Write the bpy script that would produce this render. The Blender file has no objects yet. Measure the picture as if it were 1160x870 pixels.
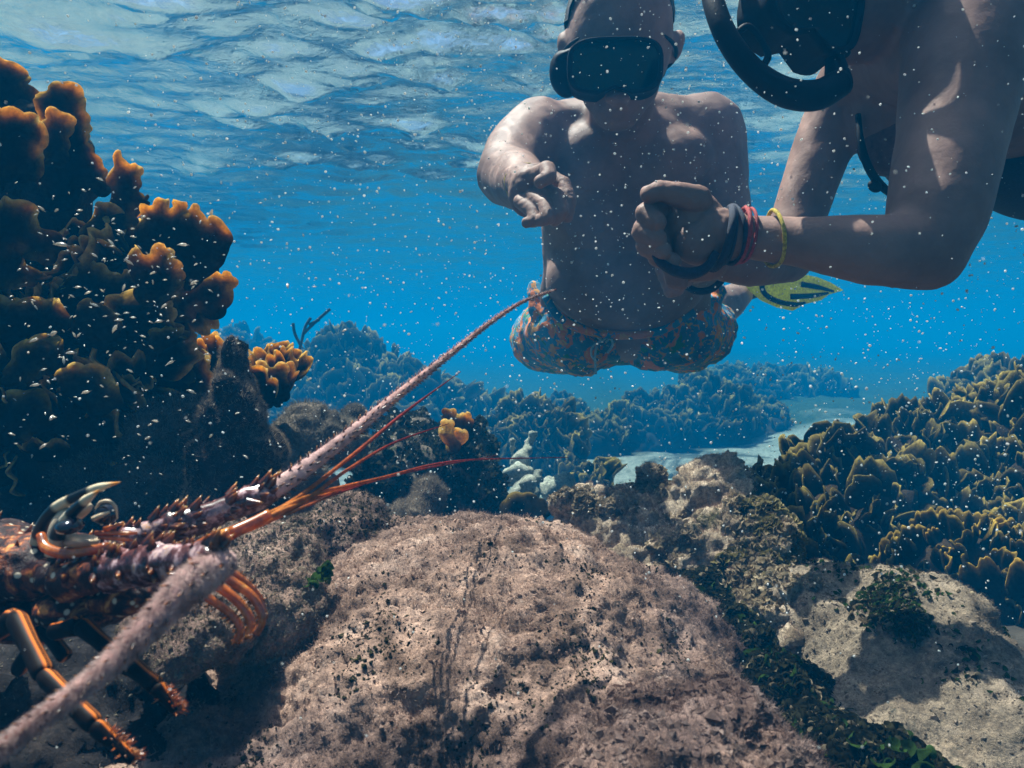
import bpy, bmesh, math, random
import numpy as np
from mathutils import Vector, Matrix, Euler
from mathutils.geometry import delaunay_2d_cdt
rng = np.random.default_rng(7)
random.seed(7)
scene = bpy.context.scene
COL = scene.collection
# ------------------------------------------------------------------ camera
FPX = 902.0
PITCH = math.atan(55.0/FPX)
cam_d = bpy.data.cameras.new('camera'); cam = bpy.data.objects.new('camera', cam_d); COL.objects.link(cam)
cam_d.sensor_width = 36; cam_d.lens = 36*FPX/1160; cam_d.clip_start = 0.02; cam_d.clip_end = 500
cam.location = (0, 0, 0); cam.rotation_euler = (math.pi/2-PITCH, 0, 0)
cam_d.dof.use_dof = True; cam_d.dof.focus_distance = 0.95; cam_d.dof.aperture_fstop = 16.0
scene.camera = cam
# ------------------------------------------------------------------ light
SUN_EL, SUN_AZ = 64, -42            # azimuth measured from +Y (view direction), negative = towards the left
w = bpy.data.worlds.new('World'); scene.world = w; w.use_nodes = True
nt = w.node_tree; nt.nodes.clear()
sky = nt.nodes.new('ShaderNodeTexSky'); sky.sky_type = 'NISHITA'; sky.sun_disc = False
sky.sun_elevation = math.radians(SUN_EL); sky.sun_rotation = math.radians(SUN_AZ)
bgn = nt.nodes.new('ShaderNodeBackground'); bgn.inputs['Strength'].default_value = 0.055
wo = nt.nodes.new('ShaderNodeOutputWorld')
nt.links.new(sky.outputs[0], bgn.inputs[0]); nt.links.new(bgn.outputs[0], wo.inputs[0])
sd = bpy.data.lights.new('sun', 'SUN'); sd.energy = 5.0; sd.angle = math.radians(0.5); sd.color = (1.0, 0.95, 0.88)
sun = bpy.data.objects.new('sun', sd); COL.objects.link(sun)
ea, aa = math.radians(SUN_EL), math.radians(SUN_AZ)
sdir = Vector((math.sin(aa)*math.cos(ea), math.cos(aa)*math.cos(ea), math.sin(ea)))
sun.rotation_euler = sdir.to_track_quat('Z', 'Y').to_euler(); sun.location = sdir*8
scene.view_settings.view_transform = 'Standard'; scene.view_settings.look = 'None'
scene.view_settings.exposure = 1.72; scene.view_settings.gamma = 1.0
scene.cycles.volume_bounces = 0; scene.cycles.max_bounces = 8; scene.cycles.diffuse_bounces = 1; scene.cycles.transparent_max_bounces = 12
scene.cycles.use_denoising = True
scene.cycles.volume_step_rate = 1.0
SURF = 0.85       # height of the water surface above the camera
SAND = -0.86      # the sand below it
HAZE_DENS = 0.135
HAZE_COL = (0.0005, 0.21, 0.52)

FW = np.array([0, math.cos(PITCH), -math.sin(PITCH)]); UP = np.array([0, math.sin(PITCH), math.cos(PITCH)]); RT = np.array([1.0, 0, 0])
def P(u, v, d): return d*(FW + (u-580)/FPX*RT - (v-435)/FPX*UP)
def px(n, d): return n*d/FPX

# ------------------------------------------------------------------ noise
_perm = rng.permutation(4096).astype(np.int64)
_grad = rng.normal(size=(4096, 3)); _grad /= np.linalg.norm(_grad, axis=1)[:, None]; _grad = _grad.astype(np.float32)
def perlin(p):
    p = np.asarray(p, dtype=np.float64); i = np.floor(p).astype(np.int64); f = (p-i).astype(np.float32)
    u = f*f*f*(f*(f*6-15)+10); out = 0
    for dx in (0, 1):
        hx = _perm[(i[:, 0]+dx) & 4095]; wx = u[:, 0] if dx else 1-u[:, 0]
        for dy in (0, 1):
            hy = _perm[(hx+i[:, 1]+dy) & 4095]; wy = u[:, 1] if dy else 1-u[:, 1]
            for dz in (0, 1):
                g = _grad[_perm[(hy+i[:, 2]+dz) & 4095]]; wz = u[:, 2] if dz else 1-u[:, 2]
                out = out + (g[:, 0]*(f[:, 0]-dx)+g[:, 1]*(f[:, 1]-dy)+g[:, 2]*(f[:, 2]-dz))*wx*wy*wz
    return out*1.5
def fbm(p, freq, octs=3, gain=0.5, seed=0.0):
    s = 0; a = 1.0
    for k in range(octs):
        s = s+a*perlin(p*freq+seed*17.31+k*5.7); a *= gain; freq *= 2.03
    return s
def billow(p, freq, octs=2, seed=0.0):
    s = 0; a = 1.0
    for k in range(octs):
        s = s+a*(np.abs(perlin(p*freq+seed*11.7+k*3.1))*2-0.5); a *= 0.5; freq *= 2.1
    return s

# ------------------------------------------------------------------ mesh helpers
def mesh_np(name, V, F, smooth=True, attrs=None):
    V = np.ascontiguousarray(V, dtype=np.float32); F = np.ascontiguousarray(F, dtype=np.int32)
    me = bpy.data.meshes.new(name); n, k = F.shape
    me.vertices.add(len(V)); me.vertices.foreach_set('co', V.ravel())
    me.loops.add(n*k); me.loops.foreach_set('vertex_index', F.ravel())
    me.polygons.add(n); me.polygons.foreach_set('loop_start', np.arange(0, n*k, k, dtype=np.int32))
    me.update(calc_edges=True)
    me.polygons.foreach_set('use_smooth', np.full(n, smooth, dtype=bool))
    for a, val in (attrs or {}).items():
        at = me.attributes.new(a, 'FLOAT', 'POINT'); at.data.foreach_set('value', np.asarray(val, dtype=np.float32))
    return me
def link(name, me, mat=None, parent=None, kind=None, **props):
    o = bpy.data.objects.new(name, me); COL.objects.link(o)
    if mat is not None and me is not None and not me.materials: me.materials.append(mat)
    if parent is not None:
        o.parent = parent
    if kind: o['kind'] = kind
    for k, v in props.items(): o[k] = v
    return o
def thing(name, label, cat, loc=(0, 0, 0), group=None):
    o = bpy.data.objects.new(name, None); o.empty_display_size = 0.05; COL.objects.link(o); o.location = loc
    o['label'] = label; o['category'] = cat
    if group: o['group'] = group
    return o
def local(o, V): return np.asarray(V)-np.array(o.location)
def poly_mesh(me):
    n = len(me.vertices); V = np.empty(n*3, np.float32); me.vertices.foreach_get('co', V); V = V.reshape(-1, 3)
    m = len(me.polygons); L = np.empty(len(me.loops), np.int32); me.loops.foreach_get('vertex_index', L)
    return V, L.reshape(m, -1)
def ico(sub):
    bm = bmesh.new(); bmesh.ops.create_icosphere(bm, subdivisions=sub, radius=1)
    V = np.array([v.co[:] for v in bm.verts]); F = np.array([[v.index for v in f.verts] for f in bm.faces]); bm.free(); return V, F
ICO = {k: ico(k) for k in (1, 2, 3, 4)}
def join(parts):
    Vs, Fs, n = [], [], 0
    for V, F in parts: Vs.append(V); Fs.append(F+n); n += len(V)
    return np.concatenate(Vs), np.concatenate(Fs)
def ell(c, r, e=None, sub=3):
    V, F = ICO[sub]; r = np.array(r if hasattr(r, '__len__') else (r, r, r)); W = V*r
    if e is not None: W = W@np.array(Euler([math.radians(t) for t in e]).to_matrix()).T
    return W+np.array(c), F
def chain(pts, rad, sub=2, flat=(1, 1, 1)):
    out = []
    for a, b, ra, rb in zip(pts[:-1], pts[1:], rad[:-1], rad[1:]):
        a = np.array(a, float); b = np.array(b, float); L = np.linalg.norm(b-a)
        ra = np.array(ra if hasattr(ra, '__len__') else (ra,)*3, float)*flat; rb = np.array(rb if hasattr(rb, '__len__') else (rb,)*3, float)*flat
        n = max(2, int(L/(min(ra.min(), rb.min())*0.35))+1)
        for i in range(n+1):
            t = i/n; out.append(ell(a+(b-a)*t, ra+(rb-ra)*t, sub=sub))
    return out
def normals(V, F):
    a = V[F[:, 1]]-V[F[:, 0]]; b = V[F[:, 2]]-V[F[:, 0]]; fn = np.cross(a, b)
    N = np.zeros_like(V)
    for k in range(F.shape[1]):
        for c in range(3): N[:, c] += np.bincount(F[:, k], weights=fn[:, c], minlength=len(V))
    return N/(np.linalg.norm(N, axis=1)[:, None]+1e-12)
def lap(V, F, it, wgt=None, lam=0.6):
    k = F.shape[1]; E = np.concatenate([F[:, [i, (i+1) % k]] for i in range(k)]); E = np.concatenate([E, E[:, ::-1]])
    deg = np.bincount(E[:, 0], minlength=len(V))[:, None]+1e-9
    for _ in range(it):
        S = np.stack([np.bincount(E[:, 0], weights=V[E[:, 1], c], minlength=len(V)) for c in range(3)], 1)/deg
        m = lam if wgt is None else lam*wgt[:, None]
        V = V+(S-V)*m
    return V
def union(parts, voxel, smooth=6):
    V, F = join(parts); me = mesh_np('tmp', V, F); o = bpy.data.objects.new('tmp', me); COL.objects.link(o)
    md = o.modifiers.new('r', 'REMESH'); md.mode = 'VOXEL'; md.voxel_size = voxel; md.adaptivity = 0
    dg = bpy.context.evaluated_depsgraph_get(); dg.update()
    ev = o.evaluated_get(dg); m2 = ev.to_mesh(); V, F = poly_mesh(m2); V = V.copy(); F = F.copy(); ev.to_mesh_clear()
    bpy.data.objects.remove(o); bpy.data.meshes.remove(me)
    V = V.astype(np.float64)
    if smooth: V = lap(V, F, smooth)
    return V, F
def tube(pts, rad, seg=8, sub=6, cap=True, ell2=1.0):
    pts = np.array(pts, float); rad = np.array(rad, float); n = len(pts)
    # catmull-rom
    P0 = np.vstack([2*pts[0]-pts[1], pts, 2*pts[-1]-pts[-2]]); out = []; rr = []
    for i in range(n-1):
        for j in range(sub):
            t = j/sub; a, b, c, d = P0[i:i+4]
            out.append(0.5*((2*b)+(-a+c)*t+(2*a-5*b+4*c-d)*t*t+(-a+3*b-3*c+d)*t**3)); rr.append(rad[i]+(rad[i+1]-rad[i])*t)
    out.append(pts[-1]); rr.append(rad[-1]); C = np.array(out); R = np.array(rr); m = len(C)
    T = np.gradient(C, axis=0); T /= np.linalg.norm(T, axis=1)[:, None]+1e-12
    ref = np.array([0.02, 1, 0.03]) if abs(T[0][1]) < 0.85 else np.array([0, 0.03, 1.0]); 
    N = np.cross(T, ref); N /= np.linalg.norm(N, axis=1)[:, None]+1e-12; B = np.cross(T, N)
    ang = np.arange(seg)*2*math.pi/seg
    V = C[:, None, :]+R[:, None, None]*(np.cos(ang)[None, :, None]*N[:, None, :]+ell2*np.sin(ang)[None, :, None]*B[:, None, :])
    V = V.reshape(-1, 3); i = np.arange(m-1)[:, None]*seg; j = np.arange(seg)[None]; j2 = (j+1) % seg
    F = np.stack([i+j, i+j2, i+seg+j2, i+seg+j], -1).reshape(-1, 4)
    if cap:
        V = np.vstack([V, C[0], C[-1]]); a = m*seg; jj = np.arange(seg); k2 = (jj+1) % seg
        F = np.vstack([F, np.stack([k2, jj, np.full(seg, a), np.full(seg, a)], -1), np.stack([(m-1)*seg+jj, (m-1)*seg+k2, np.full(seg, a+1), np.full(seg, a+1)], -1)])
    t = np.repeat(np.linspace(0, 1, m), seg)
    if cap: t = np.append(t, [0, 1])
    return V, F, t, (C, T, N, B, R)
def tri(F):
    """quads (possibly degenerate) to triangles"""
    if F.shape[1] == 3: return F
    A = F[:, [0, 1, 2]]; B = F[:, [0, 2, 3]]; T = np.vstack([A, B])
    return T[(T[:, 0] != T[:, 1]) & (T[:, 1] != T[:, 2]) & (T[:, 0] != T[:, 2])]
def tube_mesh(name, *a, **k):
    V, F, t, fr = tube(*a, **k)
    # add t for triangulated mesh
    return mesh_np(name, V, tri(F), attrs={'t': t}), fr
def frame_from(dirs, twist):
    """orthonormal frames whose z is dirs"""
    d = dirs/np.linalg.norm(dirs, axis=1)[:, None]
    r = np.where(np.abs(d[:, 2:3]) < 0.9, np.array([[0, 0, 1.0]]), np.array([[1.0, 0, 0]]))
    x = np.cross(r, d); x /= np.linalg.norm(x, axis=1)[:, None]; y = np.cross(d, x)
    c, s = np.cos(twist)[:, None], np.sin(twist)[:, None]
    return np.stack([x*c+y*s, y*c-x*s, d], 2)       # columns
def scatter(Vp, Fp, pos, dirs, scale, twist=None, sxy=None):
    n = len(pos); twist = rng.uniform(0, 6.28, n) if twist is None else twist
    M = frame_from(dirs, twist); S = np.ones((n, 3))*np.asarray(scale).reshape(-1, 1) if np.ndim(scale) < 2 else scale
    V = np.einsum('nij,nkj->nki', M, Vp[None]*S[:, None, :])+pos[:, None, :]
    F = Fp[None]+(np.arange(n)*len(Vp))[:, None, None]
    return V.reshape(-1, 3).astype(np.float32), F.reshape(-1, Fp.shape[1])
def sample(V, F, n, wfun=None):
    """random points on the surface: positions, normals"""
    T = tri(F); a, b, c = V[T[:, 0]], V[T[:, 1]], V[T[:, 2]]; cr = np.cross(b-a, c-a); A = np.linalg.norm(cr, axis=1)
    N = cr/(A[:, None]+1e-12); wt = A.copy()
    cen = (a+b+c)/3
    vis = np.einsum('ij,ij->i', N, -cen)/np.linalg.norm(cen, axis=1)
    wt *= np.where(vis > -0.35, 1, 0.03)*(cen[:, 2] > -0.8)
    if wfun is not None: wt *= wfun(cen, N)
    if wt.sum() <= 0: wt = A
    i = rng.choice(len(T), n, p=wt/wt.sum()); r1 = np.sqrt(rng.random(n))[:, None]; r2 = rng.random(n)[:, None]
    return (1-r1)*a[i]+r1*(1-r2)*b[i]+r1*r2*c[i], N[i]

# ------------------------------------------------------------------ materials
def mat(name):
    m = bpy.data.materials.new(name); m.use_nodes = True; n = m.node_tree; n.nodes.clear()
    out = n.nodes.new('ShaderNodeOutputMaterial'); return m, n, out
def N_(n, typ, **kw):
    x = n.nodes.new(typ)
    for k, v in kw.items():
        if k.startswith('i_'): x.inputs[k[2:].replace('_', ' ')].default_value = v
        else: setattr(x, k, v)
    return x
def ramp(n, src, stops):
    r = n.nodes.new('ShaderNodeValToRGB'); e = r.color_ramp.elements
    while len(e) > 1: e.remove(e[-1])
    e[0].position = stops[0][0]; e[0].color = (*stops[0][1], 1)
    for p, c in stops[1:]:
        q = e.new(p); q.color = (*c, 1)
    n.links.new(src, r.inputs[0]); return r.outputs[0]
def noise(n, scale, detail=4, rough=0.6, dist=0.0, co=None):
    x = N_(n, 'ShaderNodeTexNoise'); x.inputs['Scale'].default_value = scale; x.inputs['Detail'].default_value = detail
    x.inputs['Roughness'].default_value = rough; x.inputs['Distortion'].default_value = dist
    if co is None: co = obj_co(n)
    n.links.new(co, x.inputs['Vector']); return x.outputs['Fac']
def obj_co(n):
    g = n.nodes.get('geo') or n.nodes.new('ShaderNodeNewGeometry'); g.name = 'geo'; return g.outputs['Position']
def mixc(n, fac, a, b, mode='MIX'):
    x = n.nodes.new('ShaderNodeMix'); x.data_type = 'RGBA'; x.blend_type = mode
    if isinstance(fac, float): x.inputs[0].default_value = fac
    else: n.links.new(fac, x.inputs[0])
    for s, v in ((6, a), (7, b)):
        if isinstance(v, tuple): x.inputs[s].default_value = (*v, 1)
        else: n.links.new(v, x.inputs[s])
    return x.outputs[2]
def bump(n, h, strength, dist=0.01):
    b = N_(n, 'ShaderNodeBump'); b.inputs['Strength'].default_value = strength; b.inputs['Distance'].default_value = dist
    n.links.new(h, b.inputs['Height']); return b.outputs[0]
def attr(n, name):
    a = N_(n, 'ShaderNodeAttribute'); a.attribute_name = name; return a.outputs['Fac']
def rnd(n): return n.nodes.new('ShaderNodeObjectInfo').outputs['Random']

def rock_mat(name, stops, patch=None, patch_scale=6, patch_at=0.55, scale=14, bs=0.9, bscale=260, rough=0.95, trans=0.0, tone=0):
    m, n, out = mat(name); f = noise(n, scale, 9, 0.68, 0.5); c = ramp(n, f, stops)
    if patch:
        f2 = noise(n, patch_scale, 7, 0.72, 0.8); q = ramp(n, f2, [(patch_at, (0, 0, 0)), (patch_at+0.07, (1, 1, 1))]); c = mixc(n, q, c, patch)
    f3 = noise(n, scale*12, 4, 0.8); g = ramp(n, f3, [(0.3, (0.35, 0.35, 0.38)), (0.5, (0.9, 0.9, 0.9)), (0.72, (1.5, 1.45, 1.4))]); c = mixc(n, 1.0, c, g, 'MULTIPLY')
    if tone: c = mixc(n, 1.0, c, ramp(n, noise(n, tone, 3, 0.6, 0.6), [(0.38, (0.45, 0.45, 0.50)), (0.55, (1, 1, 1))]), 'MULTIPLY')
    p = N_(n, 'ShaderNodeBsdfPrincipled'); p.inputs['Roughness'].default_value = rough; p.inputs['Specular IOR Level'].default_value = 0.15
    n.links.new(c, p.inputs['Base Color'])
    h = noise(n, bscale, 5, 0.75); n.links.new(bump(n, h, bs, 0.004), p.inputs['Normal'])
    n.links.new(p.outputs[0], out.inputs[0]); return m
def thin_mat(name, stops, trans=0.5, vscale=9, tcol=None, src='noise', gloss=0.0, bs=0.0, vary=False, tone=0):
    m, n, out = mat(name)
    f = noise(n, vscale, 5, 0.7) if src == 'noise' else attr(n, src)
    c = ramp(n, f, stops)
    f3 = noise(n, 150, 2, 0.6); g = ramp(n, f3, [(0.3, (0.6, 0.6, 0.6)), (0.7, (1.25, 1.25, 1.25))]); c = mixc(n, 1.0, c, g, 'MULTIPLY')
    if tone: c = mixc(n, 1.0, c, ramp(n, noise(n, tone, 3, 0.6, 0.6), [(0.38, (0.45, 0.45, 0.50)), (0.55, (1, 1, 1))]), 'MULTIPLY')
    if vary: c = mixc(n, 1.0, c, ramp(n, rnd(n), [(0.0, (0.45, 0.42, 0.40)), (0.5, (0.9, 0.9, 0.85)), (1.0, (1.5, 1.45, 1.2))]), 'MULTIPLY')
    d = N_(n, 'ShaderNodeBsdfDiffuse'); t = N_(n, 'ShaderNodeBsdfTranslucent'); mx = N_(n, 'ShaderNodeMixShader'); mx.inputs[0].default_value = trans
    if bs:
        bb = bump(n, noise(n, 120, 4, 0.7), bs, 0.004); n.links.new(bb, d.inputs['Normal'])
    n.links.new(c, d.inputs[0]); n.links.new(c if tcol is None else mixc(n, 1.0, c, tcol, 'MULTIPLY'), t.inputs[0])
    n.links.new(d.outputs[0], mx.inputs[1]); n.links.new(t.outputs[0], mx.inputs[2]); s = mx.outputs[0]
    if gloss:
        gl = N_(n, 'ShaderNodeBsdfGlossy'); gl.inputs['Roughness'].default_value = 0.25; m2 = N_(n, 'ShaderNodeMixShader'); m2.inputs[0].default_value = gloss
        n.links.new(s, m2.inputs[1]); n.links.new(gl.outputs[0], m2.inputs[2]); s = m2.outputs[0]
    n.links.new(s, out.inputs[0]); return m
def plain(name, col, rough=0.5, scale=40, var=0.3, bs=0.2, spec=0.5, sss=0.0, metallic=0.0):
    m, n, out = mat(name); f = noise(n, scale, 4, 0.6); lo = tuple(c*(1-var) for c in col); hi = tuple(min(1, c*(1+var)) for c in col)
    c = ramp(n, f, [(0.3, lo), (0.7, hi)]); p = N_(n, 'ShaderNodeBsdfPrincipled'); p.inputs['Roughness'].default_value = rough; p.inputs['Specular IOR Level'].default_value = spec
    p.inputs['Metallic'].default_value = metallic
    if sss: p.inputs['Subsurface Weight'].default_value = sss; p.inputs['Subsurface Radius'].default_value = (0.02, 0.008, 0.004); p.inputs['Subsurface Scale'].default_value = 0.4
    n.links.new(c, p.inputs['Base Color'])
    if bs: n.links.new(bump(n, noise(n, scale*6, 3, 0.6), bs, 0.002), p.inputs['Normal'])
    n.links.new(p.outputs[0], out.inputs[0]); return m

PINK = [(0.25, (0.05, 0.03, 0.025)), (0.42, (0.18, 0.11, 0.08)), (0.55, (0.42, 0.265, 0.20)), (0.72, (0.62, 0.44, 0.35))]
M = {}
M['boulder'] = rock_mat('turf_rock', PINK, patch=(0.09, 0.065, 0.055), patch_scale=26, patch_at=0.62, scale=16, tone=3.2)
M['pale_rock'] = rock_mat('pale_rock', [(0.3, (0.10, 0.07, 0.05)), (0.5, (0.27, 0.205, 0.145)), (0.7, (0.42, 0.32, 0.24))], patch=(0.05, 0.05, 0.04), patch_scale=8, patch_at=0.6, scale=12)
M['dark_rock'] = rock_mat('dark_rock', [(0.3, (0.010, 0.010, 0.009)), (0.5, (0.04, 0.034, 0.028)), (0.7, (0.14, 0.115, 0.09))], scale=18)
M['mid_rock'] = rock_mat('mid_rock', [(0.3, (0.04, 0.035, 0.03)), (0.5, (0.14, 0.11, 0.085)), (0.7, (0.32, 0.25, 0.19))], patch=(0.04, 0.06, 0.015), patch_scale=10, patch_at=0.58, scale=18)
M['knob_rock'] = rock_mat('knobbly_rock', [(0.3, (0.06, 0.04, 0.025)), (0.46, (0.32, 0.23, 0.15)), (0.58, (0.58, 0.44, 0.32)), (0.75, (0.6, 0.5, 0.36))], patch=(0.07, 0.065, 0.02), patch_scale=14, patch_at=0.55, scale=22)
M['black_rock'] = rock_mat('near_black_stone', [(0.3, (0.008, 0.008, 0.008)), (0.5, (0.025, 0.02, 0.02)), (0.7, (0.06, 0.045, 0.04))], scale=20)  # near black; shade on the ledge and pointed rock is put into the colour
M['rubble'] = rock_mat('rubble_rock', [(0.3, (0.18, 0.18, 0.14)), (0.5, (0.38, 0.38, 0.30)), (0.7, (0.6, 0.6, 0.5))], scale=14)
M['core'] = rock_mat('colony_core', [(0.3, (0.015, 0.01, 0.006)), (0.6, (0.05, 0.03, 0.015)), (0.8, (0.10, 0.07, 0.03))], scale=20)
M['sand'] = rock_mat('sand', [(0.3, (0.18, 0.18, 0.15)), (0.55, (0.27, 0.26, 0.23)), (0.7, (0.33, 0.32, 0.28))], patch=(0.06, 0.06, 0.045), patch_scale=1.1, patch_at=0.52, scale=5, bscale=60)
def darken_floor(m):
    # far bottom seagrass dark, put in to remove the bright band under the horizon
    n = m.node_tree; p = [x for x in n.nodes if x.type == 'BSDF_PRINCIPLED'][0]; src = p.inputs['Base Color'].links[0].from_socket
    sx = N_(n, 'ShaderNodeSeparateXYZ'); n.links.new(obj_co(n), sx.inputs[0]); nz = noise(n, 0.9, 4, .6)
    a = N_(n, 'ShaderNodeMath', operation='MULTIPLY_ADD'); n.links.new(nz, a.inputs[0]); a.inputs[1].default_value = 4.0; n.links.new(sx.outputs[1], a.inputs[2])
    b = N_(n, 'ShaderNodeMapRange'); b.inputs['From Min'].default_value = 8.2; b.inputs['From Max'].default_value = 9.2; n.links.new(a.outputs[0], b.inputs['Value'])
    c = N_(n, 'ShaderNodeMapRange'); c.inputs['From Min'].default_value = 3.6; c.inputs['From Max'].default_value = 4.4; n.links.new(a.outputs[0], c.inputs['Value'])
    near = mixc(n, c.outputs[0], (0.05, 0.04, 0.03), src)      # rocky bottom round the boulders, darkened to cut bounced and mirrored light
    n.links.new(mixc(n, b.outputs[0], near, (0.03, 0.045, 0.02)), p.inputs['Base Color'])
darken_floor(M['sand'])
M['turf_pink'] = thin_mat('turf_pink', [(0.3, (0.07, 0.045, 0.035)), (0.45, (0.34, 0.21, 0.16)), (0.6, (0.60, 0.43, 0.34)), (0.75, (0.72, 0.56, 0.46))], trans=0.45, vscale=16, tone=3.2)
M['turf_pale'] = thin_mat('turf_pale', [(0.3, (0.11, 0.08, 0.06)), (0.5, (0.27, 0.205, 0.15)), (0.7, (0.46, 0.36, 0.275))], trans=0.4, vscale=14)
M['turf_grey'] = thin_mat('turf_grey', [(0.3, (0.08, 0.07, 0.055)), (0.6, (0.26, 0.22, 0.17))], trans=0.45, vscale=14)
M['leaf_dark'] = thin_mat('alga_dark', [(0.3, (0.012, 0.012, 0.009)), (0.6, (0.045, 0.042, 0.02)), (0.75, (0.15, 0.13, 0.05))], trans=0.35, vscale=30)
M['leaf_olive'] = thin_mat('alga_olive', [(0.3, (0.05, 0.045, 0.015)), (0.5, (0.20, 0.16, 0.06)), (0.75, (0.46, 0.36, 0.19))], trans=0.35, vscale=28)
M['leaf_tan'] = thin_mat('alga_tan', [(0.3, (0.12, 0.09, 0.05)), (0.5, (0.36, 0.27, 0.17)), (0.75, (0.62, 0.50, 0.34))], trans=0.35, vscale=28)
M['leaf_green'] = thin_mat('alga_green', [(0.3, (0.015, 0.03, 0.01)), (0.6, (0.05, 0.10, 0.02)), (0.75, (0.16, 0.24, 0.03))], trans=0.45, vscale=30)
BLADE = [(0.0, (0.022, 0.013, 0.007)), (0.3, (0.06, 0.033, 0.010)), (0.55, (0.20, 0.11, 0.018)), (0.8, (0.72, 0.42, 0.06)), (1.0, (0.98, 0.72, 0.24))]  # pale growing edge, with the glow of transmitted sun painted into it
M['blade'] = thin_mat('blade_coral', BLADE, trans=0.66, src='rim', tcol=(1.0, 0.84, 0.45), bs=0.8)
BLADE2 = [(0.0, (0.02, 0.015, 0.008)), (0.5, (0.06, 0.042, 0.016)), (0.8, (0.19, 0.13, 0.038)), (1.0, (0.36, 0.26, 0.08))]
M['blade_far'] = thin_mat('blade_coral_olive', BLADE2, trans=0.35, src='rim', bs=0.5, vary=True)
M['blade_gold'] = thin_mat('blade_coral_gold', [(0.0, (0.02, 0.015, 0.007)), (0.45, (0.06, 0.042, 0.012)), (0.8, (0.24, 0.15, 0.03)), (1.0, (0.52, 0.34, 0.08))], trans=0.45, src='rim', bs=0.6, vary=True)

# ------------------------------------------------------------------ setting: water, haze, sand
def make_surface():
    s = np.linspace(-1, 1, 430); X = np.sinh(s*3.6)/np.sinh(3.6)*30
    t = np.linspace(0, 1, 470); Y = -6+np.where(t < .12, t/.12*5.0, -1+7+0*t)*0
    Y = np.concatenate([np.linspace(-6, 0.2, 50), 0.2+np.sinh(np.linspace(0, 1, 420)**0.9*4.2)[1:]/np.sinh(4.2)*47])
    nx, ny = len(X), len(Y); G = np.stack(np.meshgrid(X, Y), -1).reshape(-1, 2); p = np.c_[G, np.zeros(len(G))]
    q = p*np.array([0.75, 1.25, 1])
    z = 0.024*fbm(q, 0.8, 2, seed=3)+0.017*(1-2*np.abs(fbm(q, 1.9, 2, seed=5)))+0.014*fbm(q*np.array([.7, 1.3, 1]), 6.5, 3, seed=9)
    z = z+0.007*fbm(q*np.array([.8, 1.2, 1]), 17, 2, seed=12)*np.exp(-np.hypot(G[:, 0], G[:, 1]-1.5)/3)
    for cx, cy, wx, wy, am in ((-.14, 2.12, .16, .05, .055), (-.30, 2.02, .07, .03, .03), (-.02, 2.05, .09, .035, .03), (-.42, 2.25, .10, .04, .03), (-.9, 2.1, .2, .05, .035), (-.62, 2.0, .12, .035, .03), (.12, 2.3, .10, .04, .03), (-.34, 2.5, .09, .04, .028), (-.2, 2.7, .08, .04, .026), (-1.25, 2.3, .18, .05, .03), (-.75, 3.2, .22, .05, .03)):
        e_ = ((G[:, 0]-cx)/wx)**2+((G[:, 1]-cy-.25*(G[:, 0]-cx))/wy)**2; z = z-am*np.exp(-e_)*(1+.5*fbm(p, 14, 2, seed=2))      # short steep wavelets
    r_ = np.random.default_rng(3)
    for k in range(190):      # short chop: small steep wavelets
        cy = 1.75+2.6*r_.random()**1.4; cx = r_.normal(-.35, .75); wx = r_.uniform(.02, .07)*cy/2; wy = wx*r_.uniform(.3, .55); dx = G[:, 0]-cx; dy = G[:, 1]-cy
        near = np.abs(dx) < 4*wx; e_ = (dx[near]/wx)**2+((dy[near]-.3*dx[near])/wy)**2; z[near] = z[near]-wy*r_.uniform(.45, .9)*np.exp(-e_)
    V = np.c_[G, SURF+z]; i = (np.arange(ny-1)[:, None]*nx+np.arange(nx-1)[None]).ravel(); F = np.stack([i, i+1, i+nx+1, i+nx], -1)
    m, n, out = mat('water_surface')
    h1 = noise(n, 34, 5, 0.62, 0.6); h2 = noise(n, 7, 3, 0.6, 0.4)
    add = N_(n, 'ShaderNodeMath', operation='MULTIPLY_ADD'); n.links.new(h2, add.inputs[0]); add.inputs[1].default_value = 2.5; n.links.new(h1, add.inputs[2])
    bn = bump(n, add.outputs[0], 0.32, 0.014)
    fr = N_(n, 'ShaderNodeFresnel'); fr.inputs['IOR'].default_value = 1.333; n.links.new(bn, fr.inputs['Normal'])
    gl = N_(n, 'ShaderNodeBsdfGlossy'); gl.inputs['Roughness'].default_value = 0.01; gl.inputs['Color'].default_value = (.95, .97, 1, 1); n.links.new(bn, gl.inputs['Normal'])
    tr = N_(n, 'ShaderNodeBsdfTransparent'); rf = N_(n, 'ShaderNodeBsdfRefraction'); rf.inputs['Roughness'].default_value = 0.15; rf.inputs['IOR'].default_value = 1.333; n.links.new(bn, rf.inputs['Normal'])
    vor = noise(n, 12, 2, 0.5, 1.2); vv = N_(n, 'ShaderNodeMath', operation='SUBTRACT'); n.links.new(vor, vv.inputs[0]); vv.inputs[1].default_value = 0.5
    ab = N_(n, 'ShaderNodeMath', operation='ABSOLUTE'); n.links.new(vv.outputs[0], ab.inputs[0])
    tc = ramp(n, ab.outputs[0], [(0.0, (1, 1, 1)), (0.02, (0.92, 0.92, 0.92)), (0.07, (0.68, 0.68, 0.68)), (0.3, (0.58, 0.58, 0.58))]); n.links.new(tc, tr.inputs[0])  # ripple light pattern painted into the transmission tint, so sunlight falls in dapples
    m1 = N_(n, 'ShaderNodeMixShader'); m1.inputs[0].default_value = 0.14; n.links.new(tr.outputs[0], m1.inputs[1]); n.links.new(rf.outputs[0], m1.inputs[2])
    m2 = N_(n, 'ShaderNodeMixShader'); n.links.new(fr.outputs[0], m2.inputs[0]); n.links.new(m1.outputs[0], m2.inputs[1]); n.links.new(gl.outputs[0], m2.inputs[2])
    n.links.new(m2.outputs[0], out.inputs[0])
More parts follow.
